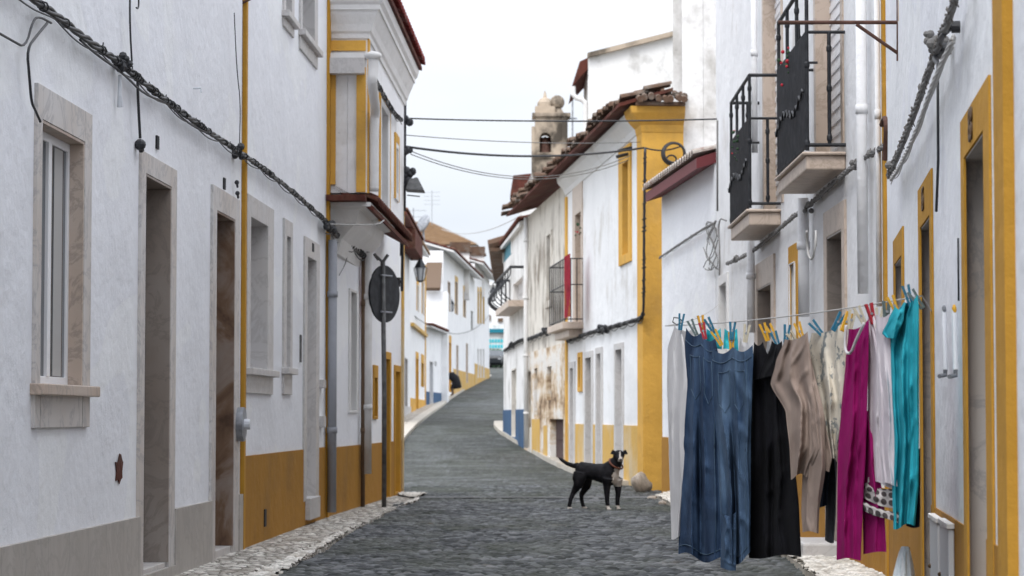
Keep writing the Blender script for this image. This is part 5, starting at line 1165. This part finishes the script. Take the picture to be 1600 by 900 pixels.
# ------------------------------------------------------------------ washing line
LA = Vector((xat(1052, 11.6), 11.6, 0)); LB = Vector((xat(1440, 8.75), 8.75, 0)); ld = (LB - LA).normalized(); ln = Vector((ld.y, -ld.x, 0))
if ln.x > 0: ln = -ln
def lw(px, py, o=0): return onplane(px, py, LA + ln * o, ln)
za, zb = lw(1058, 507).z, lw(1425, 464).z; Lz = (za + zb) / 2
def lineh(px): a = lw(1052, 600); b = lw(1440, 600); p = lw(px, 600); t = (p - a).length / (b - a).length; return za + (zb - za) * t
p0 = lw(1040, 600); p0.z = za; p1 = lw(1442, 600); p1.z = zb; pw = R2.P(1456, 470, 0); pw.z = zb + .02; q0 = lw(1025, 600)
far = R4.P(1044, 480, 0) if False else None
cable('thin washing line carrying the row of clothes', sag(p0, p1, .02, 20) + [pw], .0028, 'cable_pale', 'washing_line', 'washing line')
# the line's outer end is held by a thin steel stay fixed to the balcony house wall
st = R3.P(1128, 470, .0)
cable('thin stay wire holding the outer end of the washing line', sag(p0, st, .05, 10), .002, 'cable_pale', 'washing_line_stay', 'wire')
cable('small black wire hook at the outer end of the washing line', [lw(1067, 503), lw(1058, 508), lw(1051, 503), lw(1053, 496), lw(1060, 497), lw(1066, 501)], .003, 'cable', 'line_hook', 'hook')
def cloth(name, label, m, panels, cat, extra=None, seed=0, mats=None):
    """panels: dict(rows=[(y,xl,xr)..], o offset, nf folds, a amplitude, th thickness)"""
    r0 = panels[0]['rows'][0]; org = lw((r0[1] + r0[2]) / 2, r0[0], panels[0].get('o', 0))
    mb = MB(); uvs = []
    for pi, P in enumerate(panels):
        rows = P['rows']; off = P.get('o', 0); nf = P.get('nf', 3); am = P.get('a', .012); th = P.get('th', .012); nx = P.get('nx', 26); ny = P.get('ny', 46); mi = P.get('m', 0); ph = P.get('ph', seed * 1.7 + pi)
        topsl = P.get('top', 0); botsl = P.get('bot', 0)
        def at_row(t):
            f = t * (len(rows) - 1); y = None
            Y = rows[0][0] + (rows[-1][0] - rows[0][0]) * t
            for a, b in zip(rows, rows[1:]):
                if Y <= b[0] + 1e-6:
                    k = (Y - a[0]) / max(1e-6, b[0] - a[0]); k = k * k * (3 - 2 * k) * .5 + k * .5
                    return Y, a[1] + (b[1] - a[1]) * k, a[2] + (b[2] - a[2]) * k
            return rows[-1]
        idx = {}; P['idx'] = idx; P['nn'] = (nx, ny)
        for side in (1, -1):
            for j in range(ny + 1):
                t = j / ny; Y, xl, xr = at_row(t)
                for i in range(nx + 1):
                    s = i / nx
                    if side == -1 and i in (0, nx): idx[side, i, j] = idx[1, i, j]; continue
                    yy = Y + topsl * (s - .5) * 2 * (1 - t) + botsl * (s - .5) * 2 * t
                    yy += math.sin(s * 3.0 * nf + ph) * P.get('hem', 3) * t
                    yy += math.sin(s * math.pi) * P.get('neck', 0) * (1 - t) ** 3
                    xx = xl + (xr - xl) * s
                    edge = min(1, s * (1 - s) * 6)
                    grow = .45 + .55 * min(1, t * 2.0)
                    tw = s * nf + .35 * t * math.sin(ph) + .25 * mnoise.noise(Vector((s * 2, t * 3, ph)))
                    d = (math.sin(6.283 * tw + ph) * .5 + (1 - 2 * abs(math.sin(3.1416 * (tw * 1.55 + .2) + ph * .7)) ** .7) * .75) * am * grow
                    npg = P.get('pegs', 1); yy += P.get('sag', 6) * abs(math.sin(math.pi * npg * s)) * (1 - t) ** 4
                    d += math.cos(2 * math.pi * npg * s) * .5 * am * (1 - t) ** 2
                    d += mnoise.noise(Vector((s * 2 + ph, t * 3, seed))) * am * .8
                    cr_ = math.sin(14 * (t * 2.2 + (s - .5) * .9 * math.sin(ph)) + ph + 2 * mnoise.noise(Vector((s * 3, t * 5, seed))))
                    d += am * .6 * max(0, cr_) ** 3 * (.35 + mnoise.noise(Vector((s * 2, t * 2.5, seed + 4))))
                    if P.get('split'): d -= P['split'] * math.exp(-((s - .5 - .05 * math.sin(t * 4 + ph)) / .07) ** 2) * min(1, max(0, (t - .22) * 3))
                    d = d * (edge * .85 + .15)
                    b = th * math.sqrt(max(0, 1 - (2 * s - 1) ** 2)) * (.35 + .65 * min(1, t * 2.5))
                    p = lw(xx, yy, off + d + side * b); idx[side, i, j] = len(mb.v); mb.v.append(p)
        for side in (1, -1):
            for j in range(ny):
                for i in range(nx):
                    mb.f.append((idx[side, i, j], idx[side, i + 1, j], idx[side, i + 1, j + 1], idx[side, i, j + 1])); mb.m.append(mi)
                    uvs.append([((i + a) / nx * P.get('us', 1), (j + b) / ny * P.get('vs', 1)) for a, b in ((0, 0), (1, 0), (1, 1), (0, 1))])
    me = bpy.data.meshes.new(name); me.from_pydata([v - org for v in mb.v], [], mb.f)
    for mm in (mats or [m]): me.materials.append(M[mm])
    ul = me.uv_layers.new(name='UVMap')
    for p, k, q in zip(me.polygons, mb.m, uvs):
        p.material_index = k; p.use_smooth = True
        for li, uvv in zip(p.loop_indices, q): ul.data[li].uv = uvv
    o = bpy.data.objects.new(name, me); COL.objects.link(o); o.location = org; WM[o.name] = Matrix.Translation(org)
    for P in panels:
        for nm, lm, rad, pts in P.get('lines', []):
            nx, ny = P['nn']; q = []
            for (s0, t0), (s1, t1) in zip(pts, pts[1:]):
                for k in range(25):
                    s_, t_ = s0 + (s1 - s0) * k / 24, t0 + (t1 - t0) * k / 24; fi, fj = min(nx - .001, s_ * nx), min(ny - .001, t_ * ny); i, j = int(fi), int(fj)
                    a = mb.v[P['idx'][1, i, j]].lerp(mb.v[P['idx'][1, i + 1, j]], fi - i); b = mb.v[P['idx'][1, i, j + 1]].lerp(mb.v[P['idx'][1, i + 1, j + 1]], fi - i); q.append(a.lerp(b, fj - j) + ln * rad * .5)
            lb = MB(); lb.tube(q, rad, 5); lb.build(nm, M[lm], o, smooth=True)
    return tag(o, label, cat)
def seam(parent, pts, r, m, name, o):
    mb = MB(); mb.tube(smoothpath([lw(a, b, o) for a, b in pts], 1), r, 5); return mb.build(name, M[m], parent, smooth=True)
# 1 white trousers (two legs) at the outer end
c1 = cloth('trousers', 'off white trousers pegged at the outer left end of the line', 'f_white', [
    dict(rows=[(508, 1054, 1064), (545, 1043, 1070), (600, 1042, 1076), (700, 1045, 1072), (840, 1049, 1064)], nf=1.2, a=.006, th=.016, hem=3, ph=1),
    dict(rows=[(512, 1062, 1084), (560, 1060, 1090), (660, 1062, 1090), (830, 1058, 1078)], nf=1.3, a=.005, o=-.05, th=.014)], 'trousers', seed=1)
# 2,3 jeans
JL = [('waistband', 'stitch', .0022, [(.02, .05), (.98, .05)]), ('side_seam', 'stitch', .0018, [(.86, .05), (.84, .5), (.86, .97)]), ('hem', 'stitch', .0022, [(.02, .965), (.98, .965)]), ('pocket', 'stitch', .0018, [(.16, .10), (.16, .26), (.30, .30), (.44, .26), (.44, .10), (.16, .10)]), ('pocket', 'stitch', .0018, [(.56, .10), (.56, .26), (.68, .30), (.80, .26), (.80, .10), (.56, .10)])]
c2 = cloth('jeans', 'dark blue jeans with ragged hem, first pair right of the white trousers', 'f_denim', [
    dict(rows=[(520, 1072, 1118), (545, 1070, 1122), (600, 1072, 1124), (700, 1066, 1126), (800, 1062, 1128), (872, 1060, 1128)], nf=2.4, a=.014, th=.028, o=.0, top=8, hem=6, bot=4, ny=90, nx=44, split=.035, lines=JL, pegs=2, sag=9)], 'jeans', seed=2)
c3 = cloth('jeans', 'faded blue jeans overlapping beside the black trousers, longest item on the line', 'f_denim2', [
    dict(rows=[(542, 1114, 1176), (560, 1112, 1177), (620, 1114, 1175), (700, 1121, 1173), (800, 1125, 1173), (876, 1127, 1172)], nf=2.2, a=.015, th=.03, o=.06, top=-3, hem=7, bot=-7, ny=90, nx=44, ph=4, split=.035, lines=JL, pegs=2, sag=9),
    dict(rows=[(800, 1126, 1150), (889, 1126, 1150)], nf=1, a=.008, th=.015, o=.085, hem=2, bot=2)], 'jeans', seed=3)
c4 = cloth('trousers', 'black trousers hanging right of the two pairs of jeans', 'f_black', [
    dict(rows=[(552, 1174, 1222), (600, 1172, 1230), (700, 1171, 1240), (800, 1170, 1249), (870, 1170, 1252)], nf=2, a=.014, th=.026, o=.0, hem=3, ny=80, nx=40, split=.03, pegs=2, sag=10),
    dict(rows=[(534, 1178, 1192), (590, 1174, 1215)], nf=1, a=.006, th=.008, o=.03, ny=12), dict(rows=[(532, 1206, 1222), (590, 1186, 1224)], nf=1, a=.006, th=.008, o=.045, ny=12)], 'trousers', seed=4)
# 5 beige hooded top
c5 = cloth('sweatshirt', 'taupe long sleeved top draped in folds right of the black trousers', 'f_beige', [
    dict(rows=[(524, 1226, 1262), (560, 1212, 1266), (594, 1204, 1270), (640, 1228, 1276), (700, 1234, 1282), (745, 1236, 1262)], nf=1.6, a=.016, th=.022, o=.06, top=-6, hem=5, ny=60, ph=2),
    dict(rows=[(560, 1242, 1268), (650, 1250, 1288), (730, 1254, 1290), (800, 1252, 1280), (832, 1254, 1279)], nf=1.3, a=.012, th=.024, o=.045, hem=2),
    dict(rows=[(590, 1258, 1274), (660, 1268, 1290), (715, 1276, 1300), (736, 1282, 1296)], nf=1, a=.008, th=.014, o=.02, hem=2, ny=26)], 'top', seed=5)
c5b = cloth('vest', 'navy garment with white trim hanging behind the taupe top', 'f_navy', [dict(rows=[(560, 1262, 1288), (640, 1270, 1292), (700, 1276, 1300), (790, 1270, 1292)], nf=1, a=.008, th=.01, o=-.05)], 'vest', seed=15)
# 6 floral
c6 = cloth('blouse', 'cream blouse with grey floral print beside the taupe top', 'f_floral', [
    dict(rows=[(512, 1268, 1318), (540, 1262, 1320), (580, 1272, 1320), (640, 1284, 1318), (720, 1296, 1312)], nf=1.7, a=.014, th=.02, o=.0, top=-8, hem=4, ny=40, ph=3)], 'blouse', seed=6)
c7 = cloth('leggings', 'dark grey leggings hanging behind between the floral blouse and magenta trousers', 'f_grey', [dict(rows=[(600, 1284, 1312), (720, 1288, 1308), (800, 1290, 1306), (846, 1289, 1303)], nf=1, a=.008, th=.014, o=-.09)], 'leggings', seed=7)
# 7 magenta
c8 = cloth('pyjama_trousers', 'magenta trousers hanging by the legs with white drawstring loop', 'f_magenta', [
    dict(rows=[(506, 1326, 1358), (560, 1321, 1357), (640, 1314, 1355), (700, 1309, 1353), (800, 1308, 1348), (874, 1307, 1345)], nf=1.8, a=.012, th=.018, o=.03, top=-8, hem=2, ny=60, ph=2.2),
    dict(rows=[(640, 1336, 1358), (720, 1346, 1372), (800, 1348, 1382), (864, 1349, 1385)], nf=1.2, a=.009, th=.015, o=-.0, hem=2)], 'trousers', seed=8)
seam(c8, [(1322, 508), (1320, 535), (1322, 552), (1330, 552), (1338, 530), (1350, 505)], .006, 'f_white', 'drawstring', .065)
# 8 lilac dress with dotted hem
c9 = cloth('dress', 'pale lilac dress with dark dotted hem band between the magenta trousers and turquoise shirt', 'f_lilac', [
    dict(rows=[(492, 1356, 1366), (560, 1356, 1388), (640, 1356, 1394), (757, 1352, 1400)], nf=2, a=.007, th=.014, o=-.0, hem=4, bot=3, ny=50, m=0),
    dict(rows=[(490, 1368, 1390), (560, 1370, 1392), (700, 1374, 1398), (757, 1378, 1402)], nf=1.4, a=.006, th=.012, o=.03, m=0),
    dict(rows=[(757, 1350, 1402), (788, 1343, 1406)], nf=2, a=.006, th=.014, o=.005, m=1, us=5, vs=2.6, ny=16, bot=10, top=6, hem=2),
    dict(rows=[(788, 1338, 1404), (806, 1338, 1406)], nf=2, a=.005, th=.014, o=.018, m=1, us=6, vs=1.3, ny=12, bot=14, top=12, hem=2)], 'dress', seed=9, mats=['f_lilac', 'f_dots'])
# 9 turquoise shirt
c10 = cloth('shirt', 'turquoise jersey shirt hanging rightmost on the line', 'f_teal', [
    dict(rows=[(466, 1412, 1434), (490, 1396, 1436), (540, 1388, 1436), (600, 1392, 1436), (680, 1396, 1436), (760, 1394, 1435), (822, 1396, 1430)], nf=2.3, a=.02, th=.026, o=.02, top=-6, hem=3, bot=-3, ny=66, ph=.5),
    dict(rows=[(478, 1398, 1414), (500, 1388, 1412), (522, 1378, 1402), (528, 1384, 1400)], nf=1, a=.006, th=.012, o=.05, ny=18, hem=1)], 'shirt', seed=10)
c11 = cloth('shorts', 'dark navy garment edge showing under the hem of the turquoise shirt', 'f_navy', [dict(rows=[(700, 1412, 1438), (800, 1414, 1438), (822, 1416, 1437)], nf=1, a=.006, th=.01, o=-.03)], 'shorts', seed=11)
for k, (xa, xb, lb) in enumerate(((1104, 1126, 'left'), (1132, 1152, 'right'))):
    cloth('cloth_tab', 'bright aqua cloth corner showing above the jeans, %s one' % lb, 'f_aqua', [dict(rows=[(513, xa, xb), (548, xa - 2, xb + 2)], nf=1, a=.006, th=.006, o=-.03, ny=10, nx=10)], 'cloth', seed=20 + k)
for k, (xa, xb, lb) in enumerate(((1153, 1172, 'beside the beige peg'), (1196, 1208, 'between the yellow pegs'))):
    cloth('cloth_tab', 'white cloth corner showing %s' % lb, 'f_white', [dict(rows=[(527, xa + 4, xb - 4), (556, xa, xb)], nf=1, a=.005, th=.006, o=-.02, ny=10, nx=10)], 'cloth', seed=24 + k)
# pegs
PEG = {}
def peg(px, py, m, tilt, label):
    p = lw(px, py, .01)
    e = bpy.data.objects.new('clothes_peg', None); COL.objects.link(e); e.location = p
    e.rotation_euler = (0, math.radians(tilt), math.radians(random.uniform(-12, 12))); tag(e, label, 'clothes peg', 'clothes pegs along the washing line'); e.empty_display_size = .02
    if m not in PEG:
        WM['pegtmp'] = Matrix()
        class T: name = 'pegtmp'
        a = MB(); L = .072
        for s in (-1, 1):
            mbx = [(s * .004, -L * .5), (s * .005, -L * .1), (s * .009, L * .5)]
            for (x0_, z0_), (x1_, z1_) in zip(mbx, mbx[1:]):
                a.hexa([(x0_ - .0038, -.006, z0_), (x0_ + .0038, -.006, z0_), (x0_ + .0038, .006, z0_), (x0_ - .0038, .006, z0_), (x1_ - .0038, -.006, z1_), (x1_ + .0038, -.006, z1_), (x1_ + .0038, .006, z1_), (x1_ - .0038, .006, z1_)])
        o1 = a.build('prongs', M[m]); b = MB(); b.tube([(0, -.008, .0), (0, .008, .0)], .0045, 8); b.tube([(-.008, .0065, -.006), (0, .0068, .006), (.008, .0065, -.006)], .0012, 5); o2 = b.build('spring', M['galv'])
        PEG[m] = (o1.data, o2.data); bpy.data.objects.remove(o1); bpy.data.objects.remove(o2)
    for nm, d in zip(('prongs', 'spring'), PEG[m]):
        o = bpy.data.objects.new(nm, d); COL.objects.link(o); o.parent = e
    e.scale = (1.25, 1.25, 1.1)
for px, py, m, tl, lb in ((1064, 503, 'p_blue', 6, 'blue peg on the off white trousers, leftmost of the row'), (1083, 512, 'p_green', -25, 'grey green peg at the left edge of the first jeans'), (1096, 506, 'p_yellow', -8, 'yellow and red peg standing tall over the first jeans'),
        (1099, 517, 'p_red', -12, 'small red peg on the first jeans'), (1110, 509, 'p_blue', -28, 'tilted dark blue peg by the left aqua cloth corner'), (1121, 528, 'p_yellow', -30, 'yellow peg low between the two jeans'), (1144, 517, 'p_blue', 4, 'blue peg before the right aqua cloth corner'),
        (1143, 533, 'p_yellow', 0, 'yellow peg low on the faded jeans'), (1166, 521, 'p_beige', 8, 'beige peg at the right edge of the faded jeans'), (1195, 519, 'p_yellow', -18, 'left of two crowded yellow pegs on the black trousers'), (1207, 520, 'p_yellow', -30, 'right of two crowded yellow pegs on the black trousers'),
        (1213, 532, 'p_blue', -20, 'small blue peg right of the crowded yellow pegs'), (1229, 522, 'p_blue', 6, 'blue peg at the left shoulder of the taupe top'), (1241, 532, 'p_beige', -35, 'leaning beige peg on the taupe top'), (1250, 518, 'p_yellow', -20, 'yellow peg at the top of the taupe top'),
        (1277, 514, 'p_blue', -40, 'blue peg lying sideways at the neck of the floral blouse'), (1309, 503, 'p_blue', 30, 'blue peg on the right shoulder of the floral blouse'), (1322, 503, 'p_yellow', 25, 'yellow peg beside the magenta trousers'), (1330, 500, 'p_beige', 10, 'beige peg at the left of the magenta trousers'),
        (1345, 494, 'p_beige', -25, 'pale peg at the right corner of the magenta trousers'), (1361, 490, 'p_red', -15, 'red peg on the lilac dress'), (1373, 497, 'p_beige', 5, 'pale peg in the middle of the lilac dress'), (1385, 487, 'p_green', 0, 'grey green peg left of the turquoise shirt'),
        (1397, 478, 'p_yellow', -22, 'yellow peg on the sleeve of the turquoise shirt'), (1419, 462, 'p_blue', -15, 'dark blue peg on the collar of the turquoise shirt'), (1432, 468, 'p_green', -35, 'grey green peg at the rightmost end of the line')):
    peg(px, py, m, tl, lb)
# towel over a dark stand at bottom right
TY = 9.1
e = empty('towel_stand', 'dark thin stand leaning at the right wall under a towel', 'stand', (xat(1425, TY) + .04, TY + .1, G(TY)))
mb = MB(); t_ = at(1421, 857, TY); mb.tube([(t_.x - .12, TY + .1, G(TY)), (t_.x, TY + .05, t_.z)], .009, 6); mb.tube([(t_.x + .1, TY + .1, G(TY)), (t_.x, TY + .05, t_.z)], .009, 6); mb.tube([(t_.x, TY + .35, G(TY)), (t_.x, TY + .05, t_.z)], .009, 6); mb.build('leg', M['iron'], e)
mb = MB(); t_ = at(1414, 854, TY); nn = 40; rings = []
for j in range(26):
    t = j / 25; r = .012 + .075 * t ** .7; z = t_.z - t * .5; i = len(mb.v)
    for k in range(nn):
        a = 6.283 * k / nn; f = 1 + .22 * math.sin(a * 6 + 1.5 * t) * t ** .5 + .1 * math.sin(a * 11)
        mb.v.append(Vector((t_.x + math.cos(a) * r * f - .03 * t, TY + math.sin(a) * r * f * 1.0, z + .015 * math.sin(a * 3) * t)))
    rings.append(i)
for a, b in zip(rings, rings[1:]):
    for k in range(nn): mb.f.append((a + k, a + (k + 1) % nn, b + (k + 1) % nn, b + k)); mb.m.append(0)
mb.f.append(tuple(rings[0] + k for k in range(nn))); mb.m.append(0)
tag(mb.build('towel', M['f_towel'], origin=t_, smooth=True), 'pale grey striped towel draped over a stand at the bottom right', 'towel')

# ------------------------------------------------------------------ dog
def blob(mb, name, mats, parent, vox, sm=6, paint=None):
    o = mb.build(name, mats, parent); md = o.modifiers.new('r', 'REMESH'); md.mode = 'VOXEL'; md.voxel_size = vox; md.use_smooth_shade = True
    s_ = o.modifiers.new('s', 'SMOOTH'); s_.iterations = sm; s_.factor = .5
    dg = bpy.context.evaluated_depsgraph_get(); me = bpy.data.meshes.new_from_object(o.evaluated_get(dg)); o.modifiers.clear(); o.data = me
    me.materials.clear()
    for m in mats: me.materials.append(m)
    for p in me.polygons:
        p.use_smooth = True; p.material_index = paint(p.center) if paint else 0
    return o
def fur(name, c0, c1):
    s = NT(mat(name, c0, .7, 0, .15))
    return s.out(s.ramp(s.noise(14, 4), [(.4, c0), (.7, c1)]), s.bump(s.noise(140, 3, (1, 1, .4)), .5, .004))
M['furb'] = fur('black_fur', (.006, .006, .008), (.018, .017, .02)); M['furw'] = fur('white_fur', (.45, .40, .36), (.6, .56, .52))
dgp = ground(930, 797); DX, DY, DZ = dgp.x, dgp.y, G(dgp.y) + .004
dog = empty('dog', 'black dog with white chest and paws standing in the street looking back at the camera', 'dog', (DX, DY, DZ))
SC = DY / F / 6.43
def dv(cx, cy, y=0): return Vector((DX + (cx - 450) * SC, DY + y, DZ + (748 - cy) * SC))
mb = MB()
mb.tube([dv(262, 345, .1), dv(300, 350, .08), dv(370, 362, .05), dv(450, 372, .02), dv(540, 385, -.03), dv(600, 400, -.06), dv(650, 400, -.09), dv(672, 400, -.1)], [.04, .095, .098, .098, .118, .128, .11, .05], 18)
mb.tube([dv(600, 350, -.07), dv(640, 300, -.1), dv(668, 255, -.13), dv(680, 225, -.14)], [.11, .085, .066, .058], 14)       # neck
mb.ball(dv(682, 202, -.15), .066, (1.05, 1.1, .92), 14); mb.ball(dv(684, 222, -.2), .05, (.95, 1, .85), 12)   # skull
mb.tube([dv(686, 225, -.20), dv(692, 243, -.27), dv(694, 250, -.295)], [.046, .036, .026], 12)     # muzzle
mb.tube([dv(280, 310, .09), dv(235, 312, .12), dv(170, 290, .16), dv(120, 256, .19), dv(90, 234, .2)], [.042, .030, .025, .021, .013], 10)
def leg(pts, rs): mb.tube([dv(*p) for p in pts], rs, 12)
leg([(305, 390, .02), (285, 450, .0), (280, 500, -.01), (232, 580, .03), (205, 640, .02), (190, 715, .01), (192, 733, .0)], [.088, .078, .056, .032, .026, .024, .026])
leg([(350, 400, .16), (368, 460, .17), (370, 520, .17), (318, 600, .2), (318, 650, .2), (333, 712, .19), (340, 728, .18)], [.08, .072, .05, .031, .025, .022, .026])
leg([(575, 430, -.16), (562, 500, -.15), (562, 580, -.15), (565, 650, -.15), (570, 718, -.15)], [.075, .048, .034, .027, .025])
leg([(668, 440, -.04), (678, 510, -.02), (680, 580, -.02), (672, 650, -.02), (672, 718, -.02)], [.07, .046, .033, .027, .025])
for cx, cy, y in ((583, 738, -.18), (684, 738, -.05), (200, 738, -.02), (352, 736, .16)): mb.ball(dv(cx, cy, y), .027, (1.15, 1.5, .62), 10)
ctr = dv(450, 400)
def paint(c):
    w_ = WM[dog.name] @ c; cx = (w_.x - DX) / SC + 450; cy = 748 - (w_.z - DZ) / SC; y = w_.y - DY
    if cy > 708 and cx > 450: return 1
    if cy > 724: return 1
    n_ = 12 * math.sin(cy * .09) + 8 * math.sin(cy * .21 + 1)
    if 322 < cy < 500 + n_ and y < -.05 and cx > 652 - 38 * math.sin(3.14 * min(1, (cy - 318) / 230)) + n_ * .5: return 1
    if y < -.20 and 215 < cy < 262 and abs(cx - 694) < 13 + (cy - 215) * .35: return 1
    if 160 < cy <= 215 and y < -.19 and abs(cx - 690) < 5: return 1
    return 0
blob(mb, 'body', [M['furb'], M['furw']], dog, .009, 5, paint)
mb = MB(); mb.ball(dv(694, 246, -.312), .015, (1.2, .8, .85), 8); mb.build('nose', M['rubber'], dog, smooth=True)
for sx in (-1, 1):
    mb = MB(); mb.ball(dv(684 + sx * 26, 208, -.216), .0085, n=8); mb.build('eye', M['glass'], dog, smooth=True)
    mb = MB(); b0 = dv(684 + sx * 40, 165, -.14); b1 = dv(684 + sx * 68, 158, -.15); b2 = dv(684 + sx * 88, 190, -.19)
    for off in (Vector((0, .006, 0)),):
        pts = [b0 + Vector((0, 0, .01)), b1 + Vector((0, 0, .012)), b2, dv(684 + sx * 56, 196, -.19), dv(684 + sx * 42, 185, -.15)]
        i = len(mb.v); mb.v += [p - off for p in pts] + [p + off for p in pts]; n = 5
        mb.f += [tuple(range(i, i + n)), tuple(range(i + 2 * n - 1, i + n - 1, -1))] + [(i + k, i + (k + 1) % n, i + n + (k + 1) % n, i + n + k) for k in range(n)]; mb.m += [0] * 7
    ob = mb.build('ear', M['furb'], dog, bevel=.003)
mb = MB(); c0 = dv(655, 288, -.115); axn = (dv(668, 255, -.13) - dv(640, 300, -.1)).normalized(); a = axn.orthogonal().normalized(); b = axn.cross(a)
mb.tube([c0 + (a * math.cos(t) + b * math.sin(t)) * .088 for t in [6.2832 * k / 24 for k in range(25)]], .010, 8, cap=False); M['collar'] = mat('brown_leather', (.16, .05, .025), .6); mb.build('collar', M['collar'], dog, smooth=True)

# ------------------------------------------------------------------ stooping person far away
X0, Y0 = xat(705.5, 107.0), 107.0; Z0 = G(Y0) + .1
per = empty('person', 'person in dark coat stooping beside the ochre door of the large far left house', 'person', (X0, Y0, Z0))
def q(x, z, y=0): return Vector((X0 + x, Y0 + y, Z0 + z))
mb = MB()
for sx in (-1, 1):
    mb.tube([q(.14, .62, sx * .1), q(.02, .36, sx * .11), q(.06, .08, sx * .11), q(-.06, .045, sx * .11)], [.10, .075, .05, .04], 10)
    mb.tube([q(-.16, .84, sx * .17), q(-.22, .62, sx * .19), q(-.25, .42, sx * .12), q(-.27, .34, sx * .1)], [.055, .045, .035, .03], 8)
mb.tube([q(.16, .6), q(.12, .78), q(-.02, .88), q(-.16, .88), q(-.26, .84)], [.13, .15, .16, .13, .06], 14); mb.ball(q(-.30, .86), .10, (1, .9, 1.1), 12)
M['skin'] = mat('skin', (.42, .24, .17), .6); M['coat'] = mat('black_coat_wool', (.008, .008, .011), .9)
blob(mb, 'body', [M['coat'], M['skin'], M['wood_b']], per, .025, 3, lambda c: 1 if (c.x < -.235 and c.z > .7) else (2 if c.z < .34 and c.x > -.2 else 0))
mb = MB(); mb.ball(q(-.27, .9), .105, (1, .98, .95), 12); mb.build('hair', M['wood'], per, smooth=True)
mb = MB(); mb.tube([q(.26, .34), q(.22, .55), q(.16, .76), q(.0, .90), q(-.14, .9)], [.19, .20, .20, .19, .14], 12); mb.build('coat', M['coat'], per, smooth=True)
print('objects', len(bpy.data.objects))
